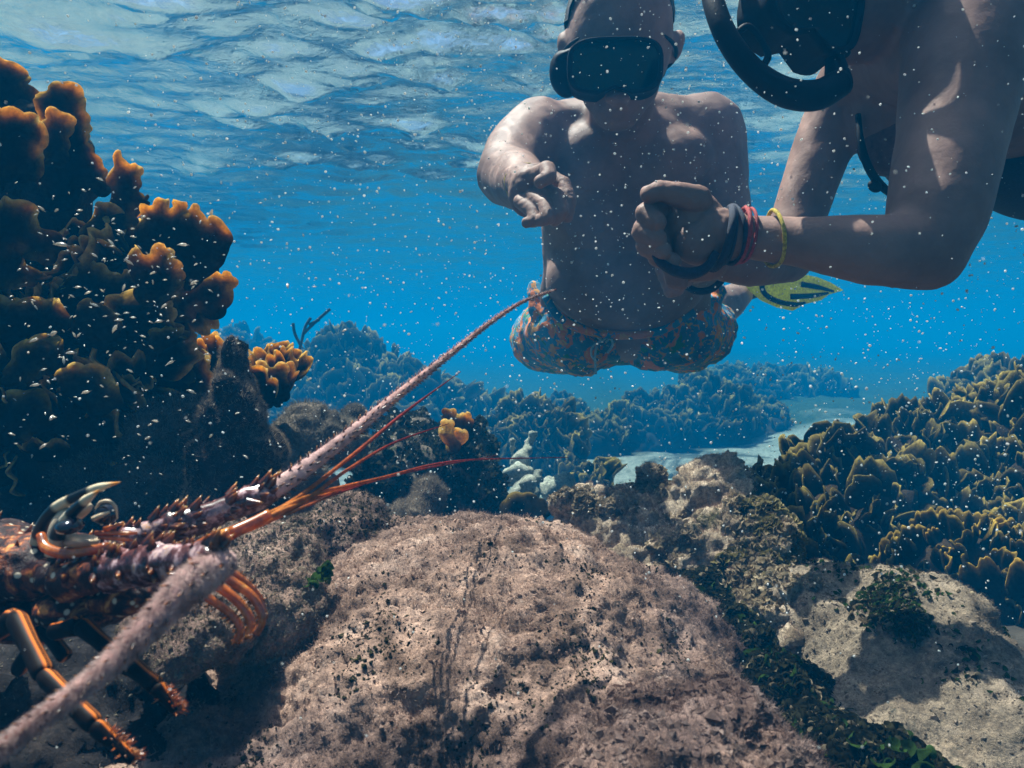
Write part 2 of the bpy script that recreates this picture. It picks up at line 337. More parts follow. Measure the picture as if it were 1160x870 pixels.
    link('water_surface', mesh_np('water_surface', V, F), m, kind='structure')
make_surface()
def floor_h(x, y):
    p = np.c_[x, y, np.zeros_like(x)]
    near = 1/(1+np.exp((y-1.55-0.25*np.sin(x*2))*7))
    side = np.clip((np.abs(x-0.45)-0.75-0.12*y)/0.8, 0, 1)
    z = SAND+0.03*fbm(p, 1.3, 4, seed=2)+near*0.40+side*0.16*(1+0.6*fbm(p, 1.6, 3, seed=4))
    return z
def make_floor():
    X = np.sinh(np.linspace(-1, 1, 260)*4)/np.sinh(4)*28; Y = np.concatenate([np.linspace(-5, 0, 20), np.sinh(np.linspace(0, 1, 240)*4)[1:]/np.sinh(4)*44])
    nx, ny = len(X), len(Y); g = np.stack(np.meshgrid(X, Y), -1).reshape(-1, 2)
    z = floor_h(g[:, 0], g[:, 1]); i = (np.arange(ny-1)[:, None]*nx+np.arange(nx-1)[None]).ravel()
    link('sea_floor', mesh_np('sea_floor', np.c_[g, z], np.stack([i, i+1, i+nx+1, i+nx], -1)), M['sand'], kind='structure')
make_floor()

# ------------------------------------------------------------------ rocks
HAIR = (np.array([[-.03, 0, 0], [.03, 0, 0], [.022, .10, .6], [.0, .38, 1.0], [-.022, .10, .6]]), np.array([[0, 1, 2], [0, 2, 4], [4, 2, 3]]))
def turf(parent, V, F, n, length, m, name='algal_turf', up=0.45, wfun=None, wid=1.0):
    p, N = sample(V, F, n, wfun); d = N+rng.normal(size=N.shape)*0.45+np.array([0, 0, up]); L = length*rng.uniform(0.4, 1.3, n)
    S = np.c_[L*wid, L, L]; v, f = scatter(HAIR[0], HAIR[1], p-N*0.0006, d, S)
    return link(name, mesh_np(name, local(parent, v), f, smooth=False), m, parent, kind='stuff')
GR = ICO[1][0]*1.0, ICO[1][1]
OCT = (np.array([[1, 0, 0], [0, 1, 0], [-1, 0, 0], [0, -1, 0], [0.1, 0, .8], [0, .1, -.8]], float), np.array([[0, 1, 4], [1, 2, 4], [2, 3, 4], [3, 0, 4], [1, 0, 5], [2, 1, 5], [3, 2, 5], [0, 3, 5]]))
def crumbs(parent, V, F, n, size, m, name='crust', wfun=None):
    p, N = sample(V, F, n, wfun); s = size*rng.lognormal(0, 0.45, n); S = s[:, None]*rng.uniform(0.6, 1.3, (n, 3))
    v, f = scatter(OCT[0], OCT[1], p, N+rng.normal(size=N.shape)*0.5, S)
    return link(name, mesh_np(name, local(parent, v), f, smooth=False), m, parent, kind='stuff')
def cup_leaf(n=7):
    """small rounded cupped leaf (lobed alga)"""
    V = [(0, 0, 0)]; F = []
    for r, (rr, z) in enumerate(((0.45, 0.55), (0.62, 1.0))):
        for k in range(n):
            a = math.pi*(k/(n-1)-0.5)*1.25; V.append((rr*math.sin(a), rr*0.35*(1-math.cos(a))*2-0.1, z-0.22*(1-math.cos(a))*(1+r)))
    for k in range(n-1):
        F.append((0, 1+k, 2+k)); F.append((1+k, 1+n+k, 2+k)); F.append((2+k, 1+n+k, 2+n+k))
    return np.array(V, float), np.array(F)
CUP = cup_leaf()
def leaves(parent, V, F, n, size, m, name='leafy_alga', wfun=None, up=0.3):
    p, N = sample(V, F, n, wfun); s = size*rng.uniform(0.5, 1.35, n)
    v, f = scatter(CUP[0], CUP[1], p-N*0.001, N+rng.normal(size=N.shape)*0.55+np.array([0, 0, up]), s)
    return link(name, mesh_np(name, local(parent, v), f, smooth=True), m, parent, kind='stuff')
def displace(V, F, spec, seed=1.0):
    for kind, freq, amp in spec:
        N = normals(V, F)
        if kind == 'f': h = fbm(V, freq, 3, seed=seed)
        elif kind == 'b': h = billow(V, freq, 2, seed=seed)
        elif kind == 'r': h = -np.abs(fbm(V, freq, 3, seed=seed))*2+0.6
        elif kind == 'p': h = -np.clip(fbm(V, freq, 3, seed=seed)-0.12, 0, 0.35)*3
        V = V+N*(h*amp)[:, None]
    return V
def rock(name, label, blobs, voxel, m, spec, seed=1.0, smooth=8, cat='rock', group=None):
    V, F = union(blobs, voxel, smooth); V = displace(V, F, spec, seed)
    c = V.mean(0); c[2] = V[:, 2].min(); base = thing(name, label, cat, tuple(c), group)
    link('stone', mesh_np('stone', local(base, V), F), m, base)
    return base, V, F
def B(u, v, d, ru, rv, rd, e=None):
    """ellipsoid at a measured spot of the photograph, radii: ru, rv pixels, rd metres"""
    return ell(P(u, v, d), (px(ru, d), rd, px(rv, d)), e, 4)

# A: front boulder
b0, V0, F0 = rock('boulder', 'broad pinkish boulder covered in fuzzy algae, filling the bottom middle below the man',
    [ell((-0.03, 0.76, -0.52), (0.33, 0.36, 0.335), (0, 0, 0), 4), ell((-0.21, 0.57, -0.56), (0.31, 0.30, 0.285), (0, 0, 0), 4), ell((0.04, 0.60, -0.53), (0.20, 0.30, 0.285), None, 4)],
    0.0075, M['boulder'], [('f', 2.5, 0.014), ('f', 9, 0.008), ('f', 28, 0.008), ('f', 50, 0.0045), ('f', 90, .003)], 1.0, 20)
# one subdivision for the near boulder
def subdiv(V, F):
    E = np.concatenate([F[:, [i, (i+1) % 4]] for i in range(4)]); Es = np.sort(E, 1); key = Es[:, 0].astype(np.int64)*len(V)+Es[:, 1]
    uq, inv = np.unique(key, return_inverse=True); mid = (V[uq//len(V)]+V[uq % len(V)])/2; n = len(V); m = len(F)
    e = n+inv.reshape(4, m).T; c = n+len(uq)+np.arange(m); Vn = np.vstack([V, mid, V[F].mean(1)])
    Fn = np.concatenate([np.stack([F[:, i], e[:, i], c, e[:, i-1]], -1) for i in range(4)]); return Vn, Fn
V0, F0 = subdiv(V0, F0); V0 = displace(V0, F0, [('f', 120, 0.0028), ('f', 230, 0.0020)], 4.0)
st = b0.children[0]; st.data = mesh_np('stone', local(b0, V0), F0); st.data.materials.append(M['boulder'])
patch = lambda c, N: np.clip(0.65+1.2*fbm(c, 14, 4, seed=6), 0.15, 1.4)
turf(b0, V0, F0, 200000, 0.0052, M['turf_pink'], wfun=patch)
crumbs(b0, V0, F0, 52000, 0.0009, M['turf_pink'], wfun=patch)
crumbs(b0, V0, F0, 24000, 0.0009, M['leaf_dark'], 'dark_crust', wfun=lambda c, N: np.clip(-0.1-1.8*fbm(c, 14, 4, seed=6), 0, 1.5))
# B: small boulder bottom
b1, V1, F1 = rock('boulder', 'low pale pink turf covered mound at the foot of the broad boulder',
    [ell(P(800, 930, 0.50), (0.085, 0.10, 0.085), None, 4), ell(P(740, 960, 0.47), (0.06, 0.08, 0.075), None, 4)], 0.0035, M['boulder'], [('f', 9, 0.008), ('f', 28, 0.006), ('b', 70, 0.003), ('p', 40, 0.006)], 2.0)
turf(b1, V1, F1, 26000, 0.0055, M['turf_pink']); crumbs(b1, V1, F1, 5000, 0.0018, M['turf_pink'])
# C: right boulder
b2, V2, F2 = rock('boulder', 'pale sandy slab of rock sloping down on the right with green algae in its hollow',
    [ell(P(960, 790, 0.90), (0.155, 0.20, 0.150), None, 4), ell(P(1010, 780, 0.86), (0.12, 0.2, 0.135), (0, 20, 0), 4), ell(P(1140, 900, 0.74), (0.17, 0.18, 0.11), (0, 25, 0), 4), ell(P(1000, 900, 0.66), (0.11, 0.14, 0.065), None, 4)],
    0.0055, M['pale_rock'], [('f', 4, 0.020), ('r', 6, 0.012), ('f', 16, 0.009), ('f', 45, 0.004), ('b', 90, 0.0018)], 3.0, 10)
turf(b2, V2, F2, 80000, 0.0038, M['turf_pale']); crumbs(b2, V2, F2, 18000, 0.0010, M['turf_pale'])
hol = lambda c, N: np.exp(-(((c@RT)/(c@FW)*FPX+580-1030)/48)**2-((435-(c@UP)/(c@FW)*FPX-700-.5*((c@RT)/(c@FW)*FPX+580-1030))/26)**2)*np.clip(0.35+2*fbm(c, 16, 3), 0.02, 1)
leaves(b2, V2, F2, 1500, 0.0045, M['leaf_green'], 'green_alga', hol); leaves(b2, V2, F2, 700, 0.0045, M['leaf_tan'], 'pale_alga', hol); leaves(b2, V2, F2, 400, 0.006, M['leaf_dark'], 'dark_alga', hol)
leaves(b2, V2, F2, 380, 0.0055, M['leaf_dark'], 'leafy_alga', lambda c, N: np.clip(fbm(c, 7, 3, seed=8)-0.28, 0, 1))
# D: knobbly ridge
kb = [('f', 8, .014), ('b', 22, .014), ('f', 40, .007), ('b', 75, .005)]
b3, V3, F3 = rock('reef_rock', 'lumpy beige reef rock crusted with curly algae, a fuzzy rounded lump on its top',
    [B(668, 578, 1.12, 38, 24, .06), B(720, 602, 1.1, 60, 42, .08), B(742, 558, 1.14, 15, 26, .025), B(800, 562, 1.1, 50, 40, .06), B(815, 545, 1.12, 30, 26, .04), B(770, 640, 1.0, 60, 46, .07), B(720, 650, 1.0, 50, 40, .05), B(835, 660, 1.0, 60, 90, .1), B(860, 720, .9, 60, 80, .1)],
    0.0055, M['knob_rock'], kb, 5.0, 3)
turf(b3, V3, F3, 50000, 0.005, M['turf_pink'], wfun=lambda c, N: np.clip(N[:, 2], 0.05, 1))
leaves(b3, V3, F3, 6000, 0.0060, M['leaf_tan'], wfun=lambda c, N: np.clip(0.1+2*fbm(c, 9, 2, seed=2), 0, 1)*(c[:, 2] < P(0, 535, 1.1)[2]))
b4, V4, F4 = rock('algae_covered_rock', 'dark rounded rock head densely covered with small curly brown algae, right of the fuzzy lump',
    [B(858, 612, .98, 40, 42, .05), B(870, 650, .96, 44, 46, .05), B(840, 660, .96, 44, 50, .05)], 0.005, M['core'], kb, 6.0, 3)
leaves(b4, V4, F4, 5000, 0.0070, M['leaf_olive']); leaves(b4, V4, F4, 3000, 0.0060, M['leaf_tan'], 'pale_alga'); crumbs(b4, V4, F4, 4000, 0.0025, M['leaf_dark'])
b5, V5, F5 = rock('algae_covered_rock', 'dark gully of blackish green leafy algae running down between broad boulder and pale slab',
    [B(790, 690, .88, 42, 40, .05), B(830, 750, .80, 50, 50, .06), B(880, 800, .72, 60, 52, .06), B(940, 860, .64, 70, 50, .06), B(1010, 900, .58, 70, 46, .06)], 0.0055, M['core'], [('f', 9, .010), ('b', 30, .008), ('b', 70, .004)], 7.0, 3)
leaves(b5, V5, F5, 10000, 0.0075, M['leaf_dark']); leaves(b5, V5, F5, 2600, 0.006, M['leaf_tan'], 'pale_alga'); leaves(b5, V5, F5, 350, 0.009, M['leaf_green'], 'green_alga')
# dark ledge below the lobster
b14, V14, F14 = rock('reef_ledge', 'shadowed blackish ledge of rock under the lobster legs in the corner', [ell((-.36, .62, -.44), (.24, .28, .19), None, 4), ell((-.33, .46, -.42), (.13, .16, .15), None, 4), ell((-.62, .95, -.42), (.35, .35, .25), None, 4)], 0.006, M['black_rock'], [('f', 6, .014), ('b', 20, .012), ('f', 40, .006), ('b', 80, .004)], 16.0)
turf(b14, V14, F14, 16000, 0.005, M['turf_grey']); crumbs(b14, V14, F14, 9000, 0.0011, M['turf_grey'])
# F..K rocks of the left middle
b6, V6, F6 = rock('reef_rock', 'rounded beige rock with a shaded dark front, between lobster antennae and the broad boulder',
    [B(385, 612, .86, 56, 52, .08), B(400, 590, .9, 36, 34, .05), B(340, 640, .82, 60, 55, .08), B(420, 660, .84, 40, 50, .06)], 0.0055, M['boulder'], [('f', 6, .016), ('f', 18, .010), ('b', 50, .006), ('f', 90, .003)], 8.0)
turf(b6, V6, F6, 22000, 0.0045, M['turf_pale'], wfun=lambda c, N: np.clip(N[:, 2]+.2, 0.05, 1)); crumbs(b6, V6, F6, 8000, 0.0011, M['leaf_dark'])
b7, V7, F7 = rock('reef_rock', 'low lumpy fuzzy rock directly below the lobster antenna base',
    [B(285, 650, .70, 60, 42, .07), B(240, 630, .72, 50, 32, .06), B(330, 690, .68, 50, 46, .06), B(230, 700, .6, 60, 40, .08)], 0.005, M['boulder'], [('f', 8, .014), ('f', 20, .010), ('b', 55, .006), ('f', 90, .003)], 9.0)
crumbs(b7, V7, F7, 12000, 0.001, M['turf_pale'])
turf(b7, V7, F7, 18000, 0.0045, M['turf_pale'])
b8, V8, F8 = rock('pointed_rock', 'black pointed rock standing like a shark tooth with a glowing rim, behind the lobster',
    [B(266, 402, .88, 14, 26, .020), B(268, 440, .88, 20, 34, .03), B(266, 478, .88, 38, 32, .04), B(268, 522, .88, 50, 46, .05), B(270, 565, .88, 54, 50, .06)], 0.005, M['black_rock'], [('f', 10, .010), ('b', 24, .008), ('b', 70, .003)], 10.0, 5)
turf(b8, V8, F8, 30000, 0.0050, M['turf_pale'], up=0.2, wfun=lambda c, N: np.clip(1.0-np.abs(N[:, 1])*1.05, .05, 1))  # pale turf kept to the outline, painting in the backlit rim
b9, V9, F9 = rock('reef_rock', 'dark double humped rock left of the black pointed rock',
    [B(172, 500, .93, 30, 30, .04), B(205, 470, .98, 42, 24, .05), B(190, 560, .93, 60, 60, .06), B(120, 560, .95, 70, 60, .06)], 0.006, M['dark_rock'], [('f', 10, .010), ('b', 26, .007), ('b', 70, .003)], 11.0)
turf(b9, V9, F9, 20000, 0.007, M['turf_grey'])
b10, V10, F10 = rock('reef_rock', 'grey fuzzy rock with a curved rim right behind the black pointed rock',
    [B(345, 490, 1.15, 34, 24, .05), B(375, 505, 1.2, 40, 30, .06), B(335, 545, 1.1, 40, 45, .06)], 0.007, M['mid_rock'], [('f', 10, .016), ('b', 26, .012), ('b', 60, .005)], 12.0, 4)
turf(b10, V10, F10, 14000, 0.008, M['turf_grey'])
b11, V11, F11 = rock('sponge', 'small round black ball sponge resting behind the spiny antenna', [B(402, 472, 1.3, 16, 15, .025), B(404, 490, 1.3, 12, 12, .02)], 0.004, M['black_rock'], [('f', 20, .004), ('b', 60, .003)], 13.0, cat='sponge')
turf(b11, V11, F11, 4000, 0.006, M['turf_grey'])
b12, V12, F12 = rock('reef_rock', 'craggy dark rock pile with a pale fuzzy hump, centre of the reef behind the antennules',
    [B(450, 535, 1.4, 50, 40, .1), B(500, 545, 1.45, 60, 48, .1), B(540, 570, 1.4, 32, 42, .08), B(460, 500, 1.55, 40, 20, .08), B(430, 590, 1.4, 60, 50, .1), B(520, 510, 1.5, 40, 16, .06)], 0.009, M['mid_rock'], [('f', 6, .02), ('b', 14, .022), ('b', 34, .012), ('b', 80, .005)], 14.0, 3)
turf(b12, V12, F12, 22000, 0.009, M['turf_grey']); leaves(b12, V12, F12, 3500, 0.012, M['leaf_dark'])
b13, V13, F13 = rock('reef_rock', 'pale grey fuzzy stub of rock leaning against the craggy dark pile',
    [B(485, 562, 1.25, 18, 24, .03), B(470, 590, 1.22, 28, 20, .04)], 0.006, M['mid_rock'], [('f', 12, .010), ('b', 40, .005)], 15.0)
turf(b13, V13, F13, 9000, 0.008, M['turf_pale'])

# ------------------------------------------------------------------ blade corals
def blade_mesh(seed, lobes=4, hw=1.0, na=22, nr=9, thick=0.065):
    r_ = np.random.default_rng(seed); a = np.linspace(-1, 1, na); r = np.linspace(0, 1, nr)**0.8
    ph = r_.uniform(0, 1); am = 1+0.10*np.interp(a, np.linspace(-1, 1, 6), r_.uniform(-1, 1, 6))
    edge = (1-0.45*np.abs(a)**3.5)*am*(0.86+0.20*np.abs(np.sin((a*lobes/2+ph)*math.pi))**0.6)
    R_, A_ = np.meshgrid(r, np.arange(na), indexing='ij'); aa_ = a[A_]; ed = edge[A_]
    X = hw*0.5*aa_*(0.62+0.38*np.sin(R_*1.9)); Z = R_*ed
    Y = 0.14*hw*r_.uniform(-1, 1)*aa_**2+0.10*np.sin(aa_*lobes*1.6+ph*9)*R_**1.5+0.12*r_.uniform(-1, 1)*R_**2+0.012*np.sin(R_*26)*R_
    th = thick*(1-0.5*R_)*np.where(np.abs(aa_) > .98, 0.3, 1)*np.where(R_ > .98, 0.4, 1)
    fr = np.stack([X, Y+th, Z], -1).reshape(-1, 3); bk = np.stack([X, Y-th, Z], -1).reshape(-1, 3)
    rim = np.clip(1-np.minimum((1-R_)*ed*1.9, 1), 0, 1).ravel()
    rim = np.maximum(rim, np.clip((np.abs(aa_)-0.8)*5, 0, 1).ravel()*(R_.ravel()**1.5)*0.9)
    i = (np.arange(nr-1)[:, None]*na+np.arange(na-1)[None]).ravel(); q = np.stack([i, i+1, i+na+1, i+na], -1); n = nr*na
    F = [q, q[:, ::-1]+n]
    top = (nr-1)*na+np.arange(na-1); F.append(np.stack([top, top+1, top+1+n, top+n], -1))
    l = np.arange(nr-1)*na; F.append(np.stack([l, l+na, l+na+n, l+n], -1)); l = l+na-1; F.append(np.stack([l+n, l+na+n, l+na, l], -1))
    return mesh_np('blade', np.vstack([fr, bk]), np.concatenate(F), attrs={'rim': np.r_[rim, rim]})
BL = [blade_mesh(s, lobes=3+s % 4, hw=0.8+0.25*(s % 4)) for s in range(10)]
BLo = [blade_mesh(s+50, lobes=2+s % 4, hw=0.7+0.2*(s % 4), na=14, nr=6) for s in range(8)]
BLA = []; BLR = []
for me in [blade_mesh(s+80, lobes=2+s % 3, hw=0.6+0.2*(s % 4), na=9, nr=4) for s in range(8)]:
    BLA.append(poly_mesh(me)); r_ = np.empty(len(me.vertices), np.float32); me.attributes['rim'].data.foreach_get('value', r_); BLR.append(r_); bpy.data.meshes.remove(me)
for me in BL: me.materials.append(M['blade'])
for me in BLo: me.materials.append(M['blade_far'])
BLg = [me.copy() for me in BL]
for me in BLg: me.materials.clear(); me.materials.append(M['blade_gold'])
def add_blades(root, V, F, n, size, meshes, wfun=None, out=0.55, upw=0.8, var=0.4):
    p, N = sample(V, F, n, wfun)
    for k in range(n):
        d = Vector(N[k])*out+Vector((0, 0, upw))+Vector(rng.normal(size=3)*0.22)
        q = d.to_track_quat('Z', 'Y').to_matrix().to_4x4()@Matrix.Rotation(rng.uniform(0, 6.28), 4, 'Z')
        s = size*rng.uniform(1-var, 1+var)
        o = bpy.data.objects.new('blade', meshes[int(rng.integers(len(meshes)))]); COL.objects.link(o); o.parent = root
        pp = p[k]-N[k]*s*0.15-np.array(root.location)
        o.matrix_basis = Matrix.Translation(Vector(pp))@q@Matrix.Diagonal((s, s, s, 1))
def colony(label, blobs, voxel, n, size, far=True, seed=1.0, spec=(('f', 3, .04), ('b', 7, .03)), wfun=None, extra=0, **kw):
    V, F = union(blobs, voxel, 5); V = displace(V, F, spec, seed); c = V.mean(0); c[2] = V[:, 2].min()
    root = thing('blade_coral', label, 'coral', tuple(c)); link('coral_base', mesh_np('coral_base', local(root, V), F), M['core'], root)
    add_blades(root, V, F, n, size, BLo if far is True else BLg if far == 'gold' else BL, wfun, **kw)
    if extra:      # the small blades between the countable ones, joined
        p, N = sample(V, F, extra, wfun); Vs = []; Fs = []; rs = []; m0 = 0
        for j in range(8):
            Vb, Fb = BLA[j]; k = slice(j, None, 8); q = p[k]; v, f = scatter(Vb, Fb, q-N[k]*size*.2, N[k]*.5+rng.normal(size=q.shape)*.25+np.array([0, 0, .8]), size*rng.uniform(.45, 1.0, len(q)))
            Vs.append(v); Fs.append(f+m0); m0 += len(v); rs.append(np.tile(BLR[j], len(q)))
        link('small_blades', mesh_np('small_blades', local(root, np.concatenate(Vs)), np.concatenate(Fs), attrs={'rim': np.concatenate(rs)}), M['blade_far'], root, kind='stuff')
    return root, V, F
def plate(root, outline, d, thick=0.006, bend=0.012, tilt=0.0, seed=0, rimw=0.020, step=0.0036, m='blade', ruf=0.003):
    """one coral blade: outline in photo pixels at distance d, curved, with thickness and rounded edge"""
    o = np.array(outline, float); n = len(o); Pn = []
    for i in range(n):
        a, b, c, e = o[i-1], o[i], o[(i+1) % n], o[(i+2) % n]
        for t in np.linspace(0, 1, 7)[:-1]: Pn.append(0.5*((2*b)+(-a+c)*t+(2*a-5*b+4*c-e)*t*t+(-a+3*b-3*c+e)*t**3))
    Pn = np.array(Pn); s = d/FPX; Q = np.c_[(Pn[:, 0]-580)*s, -(Pn[:, 1]-435)*s]
    seg = np.linalg.norm(np.roll(Q, -1, 0)-Q, axis=1); cum = np.r_[0, np.cumsum(seg)]; k = int(cum[-1]/step); tt = np.linspace(0, cum[-1], k, endpoint=False)
    Qc = np.vstack([Q, Q[:1]]); Q = np.c_[np.interp(tt, cum, Qc[:, 0]), np.interp(tt, cum, Qc[:, 1])]
    out_n = np.roll(Q, -1, 0)-np.roll(Q, 1, 0); out_n = np.c_[out_n[:, 1], -out_n[:, 0]]; out_n /= np.linalg.norm(out_n, axis=1)[:, None]+1e-9
    if ((Q[:, 0]*np.roll(Q[:, 1], -1)-np.roll(Q[:, 0], -1)*Q[:, 1]).sum()) < 0: out_n = -out_n
    wav = .024+.006*np.sin(tt*23+seed); Q = Q+out_n*(.0050*(np.abs(np.sin(math.pi*tt/wav))**.7-.6))[:, None]; s_b = tt
    lo, hi = Q.min(0), Q.max(0); gx = np.arange(lo[0], hi[0], step*1.3); gy = np.arange(lo[1], hi[1], step*1.3); G = np.stack(np.meshgrid(gx, gy), -1).reshape(-1, 2)
    G = G+np.random.default_rng(seed).normal(size=G.shape)*step*.12
    DD = np.sqrt(((G[:, None]-Q[None])**2).sum(-1)); D = DD.min(1); near_s = s_b[DD.argmin(1)]
    ins = np.zeros(len(G), bool); x, y = G.T
    for (x1, y1), (x2, y2) in zip(Q, np.roll(Q, -1, 0)):
        with np.errstate(divide='ignore', invalid='ignore'): cnd = ((y1 > y) != (y2 > y)) & (x < (x2-x1)*(y-y1)/(y2-y1+1e-15)+x1)
        ins ^= cnd
    keep = ins & (D > step*0.6); pts = np.vstack([Q, G[keep]]); dist = np.r_[np.zeros(len(Q)), D[keep]]; sall = np.r_[s_b, near_s[keep]]
    r = delaunay_2d_cdt([Vector(p) for p in pts], [], [list(range(len(Q)))], 1, 1e-7)
    pts2 = np.array([v[:] for v in r[0]]); T = np.array([f for f in r[2] if len(f) == 3])
    dist2 = np.array([dist[ids[0]] if ids else 0.0 for ids in r[3]])
    q3 = np.c_[pts2, np.zeros(len(pts2))]; wv = bend*(fbm(q3, 14, 2, seed=seed+.5)*1.6)+bend*.45*fbm(q3, 50, 2, seed=seed+3.)+tilt*(pts2[:, 1]-lo[1]); s2 = np.array([sall[ids[0]] if ids else 0.0 for ids in r[3]]); wv = wv+ruf*np.sin(s2*2*math.pi/.047+seed)*np.exp(-dist2/.010)
    th = thick*(0.25+0.75*np.sqrt(np.clip(dist2/(thick*1.4), 0, 1)))
    def w3(off): return (d+wv+off)[:, None]*FW+pts2[:, :1]*RT+pts2[:, 1:]*UP
    Vf, Vb = w3(-th), w3(th); nn = len(pts2); ring = []
    bl = [i for i, ids in enumerate(r[3]) if ids and ids[0] < len(Q)]; bl.sort(key=lambda i: r[3][i][0])
    bl = np.array(bl); nb = np.roll(bl, -1); e = np.concatenate([np.stack([bl, nb, nb+nn], -1), np.stack([bl, nb+nn, bl+nn], -1)])
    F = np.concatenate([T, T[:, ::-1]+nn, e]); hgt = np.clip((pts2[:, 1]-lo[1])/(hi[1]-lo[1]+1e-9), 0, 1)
    rim = np.clip(1-dist2/rimw, 0, 1)*np.clip(0.15+1.1*hgt+0.9*fbm(q3, 16, 2, seed=seed+9.), 0, 1)  # rim glow painted stronger towards the top, as if lit from above
    rim = np.r_[rim, rim]; V = np.vstack([Vf, Vb])
    return link('blade', mesh_np('blade', local(root, V), F, attrs={'rim': rim}), M[m], root)

# L: big left colony
LB = [B(0, 330, 1.02, 70, 170, .07), B(70, 330, 1.02, 70, 90, .06), B(40, 200, 1.02, 40, 90, .05), B(160, 325, 1.01, 60, 40, .05), B(215, 300, 1.01, 28, 34, .03), B(110, 400, 1.0, 80, 60, .06), B(40, 500, .98, 110, 110, .09), B(0, 150, 1.04, 16, 50, .04), B(110, 480, 1.0, 60, 60, .06), B(90, 190, 1.02, 22, 60, .04)]
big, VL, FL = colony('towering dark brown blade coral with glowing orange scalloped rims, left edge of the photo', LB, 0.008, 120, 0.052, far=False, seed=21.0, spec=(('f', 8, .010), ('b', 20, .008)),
    wfun=lambda c, N: 1.0*(((c@RT)/(c@FW)*FPX+580) < 225)*((435-(c@UP)/(c@FW)*FPX) > 255), out=1.0, upw=0.35, var=0.4)
PL = [
 ([(-60, 60), (0, 66), (22, 76), (34, 98), (52, 100), (62, 122), (52, 135), (70, 160), (60, 260), (-60, 260)], 1.0, 0),
 ([(47, 100), (58, 93), (84, 94), (92, 108), (100, 140), (104, 155), (112, 180), (118, 200), (122, 216), (108, 222), (96, 214), (60, 240), (40, 200), (44, 140)], .96, 1),
 ([(48, 132), (60, 124), (76, 128), (82, 145), (76, 170), (60, 190), (40, 170)], .93, 2),
 ([(-40, 130), (10, 128), (34, 128), (50, 138), (57, 148), (58, 162), (50, 172), (60, 182), (60, 196), (48, 204), (26, 208), (-40, 215)], .88, 3),
 ([(-40, 230), (20, 226), (42, 240), (50, 260), (68, 266), (74, 280), (66, 294), (48, 300), (20, 290), (-40, 300)], .86, 4),
 ([(-40, 270), (10, 262), (30, 300), (58, 312), (56, 320), (36, 324), (0, 330), (-40, 330)], .89, 5),
 ([(118, 240), (122, 195), (126, 176), (138, 172), (144, 186), (152, 184), (160, 190), (158, 206), (152, 216), (164, 220), (166, 232), (150, 240), (160, 300), (110, 300)], .96, 6),
 ([(150, 300), (158, 240), (172, 232), (182, 224), (192, 228), (196, 240), (202, 230), (212, 231), (216, 242), (222, 236), (233, 238), (238, 254), (244, 248), (256, 254), (264, 270), (262, 282), (256, 296), (248, 304), (220, 330), (170, 330)], .94, 7),
 ([(150, 278), (160, 284), (168, 290), (180, 276), (190, 280), (204, 300), (205, 315), (196, 340), (170, 350), (150, 320)], .90, 8),
 ([(200, 330), (232, 312), (248, 308), (262, 310), (266, 320), (262, 334), (258, 348), (250, 358), (236, 360), (226, 352), (214, 362), (190, 360)], .94, 9),
 ([(170, 380), (190, 370), (206, 372), (212, 380), (202, 388), (180, 400)], .92, 10),
 ([(72, 432), (76, 414), (92, 412), (112, 414), (124, 424), (134, 440), (138, 460), (100, 470)], .86, 11),
 ([(90, 350), (98, 338), (112, 344), (122, 350), (134, 360), (130, 390), (96, 390)], .88, 12),
 ([(60, 330), (80, 300), (110, 296), (130, 310), (150, 306), (160, 330), (140, 356), (90, 360)], .93, 14),
 ([(120, 350), (140, 330), (165, 326), (184, 336), (196, 352), (190, 380), (150, 392), (122, 380)], .91, 15),
 ([(-30, 330), (10, 338), (50, 336), (74, 350), (70, 372), (40, 384), (-30, 380)], .88, 16),
 ([(-30, 470), (10, 446), (40, 440), (60, 452), (66, 480), (30, 500), (-30, 510)], .87, 17),
 ([(100, 300), (96, 262), (104, 234), (122, 228), (134, 244), (138, 290), (124, 310)], .95, 18),
 ([(10, 400), (40, 380), (70, 384), (78, 404), (50, 430), (10, 440)], .87, 13),
]
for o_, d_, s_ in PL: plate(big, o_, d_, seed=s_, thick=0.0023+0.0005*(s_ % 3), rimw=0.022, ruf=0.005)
# corals behind the pointed rock
cz, _, _ = colony('golden brown ruffled blade coral peeping out behind the black pointed rock', [B(222, 440, 1.08, 26, 22, .04), B(300, 440, 1.08, 26, 26, .04), B(260, 450, 1.1, 50, 24, .04)], 0.008, 22, 0.05, far=False, seed=22.0, spec=(('f', 12, .008),))
for o_, d_, s_ in (([(200, 440), (206, 414), (218, 404), (232, 402), (240, 408), (244, 430), (240, 450)], 1.03, 31), ([(288, 412), (298, 410), (306, 416), (316, 410), (326, 420), (324, 430), (330, 442), (322, 458), (300, 460), (288, 440)], 1.03, 32)): plate(cz, o_, d_, seed=s_)
sm = thing('blade_coral', 'small golden lobed coral perched on the craggy rock pile, touched by an antennule', 'coral', tuple(P(515, 510, 1.36)))
for o_, d_, s_ in (([(500, 470), (504, 463), (514, 464), (520, 470), (528, 466), (536, 474), (534, 486), (538, 492), (532, 500), (518, 498), (508, 490)], 1.38, 41), ([(498, 480), (508, 474), (516, 482), (514, 492), (522, 500), (518, 512), (508, 508), (500, 494)], 1.34, 42), ([(510, 488), (526, 486), (530, 500), (518, 506), (512, 516), (506, 505)], 1.36, 43)): plate(sm, o_, d_, seed=s_, rimw=0.03, thick=0.008, bend=0.02)
br = thing('plate_coral', 'flat olive brown plate coral lying low behind the broad boulder', 'coral', tuple(P(595, 585, 1.3)))
plate(br, [(566, 584), (572, 566), (586, 560), (602, 561), (616, 568), (624, 580), (610, 590), (580, 592)], 1.3, seed=44, tilt=0.4, thick=.01, m='blade_far')

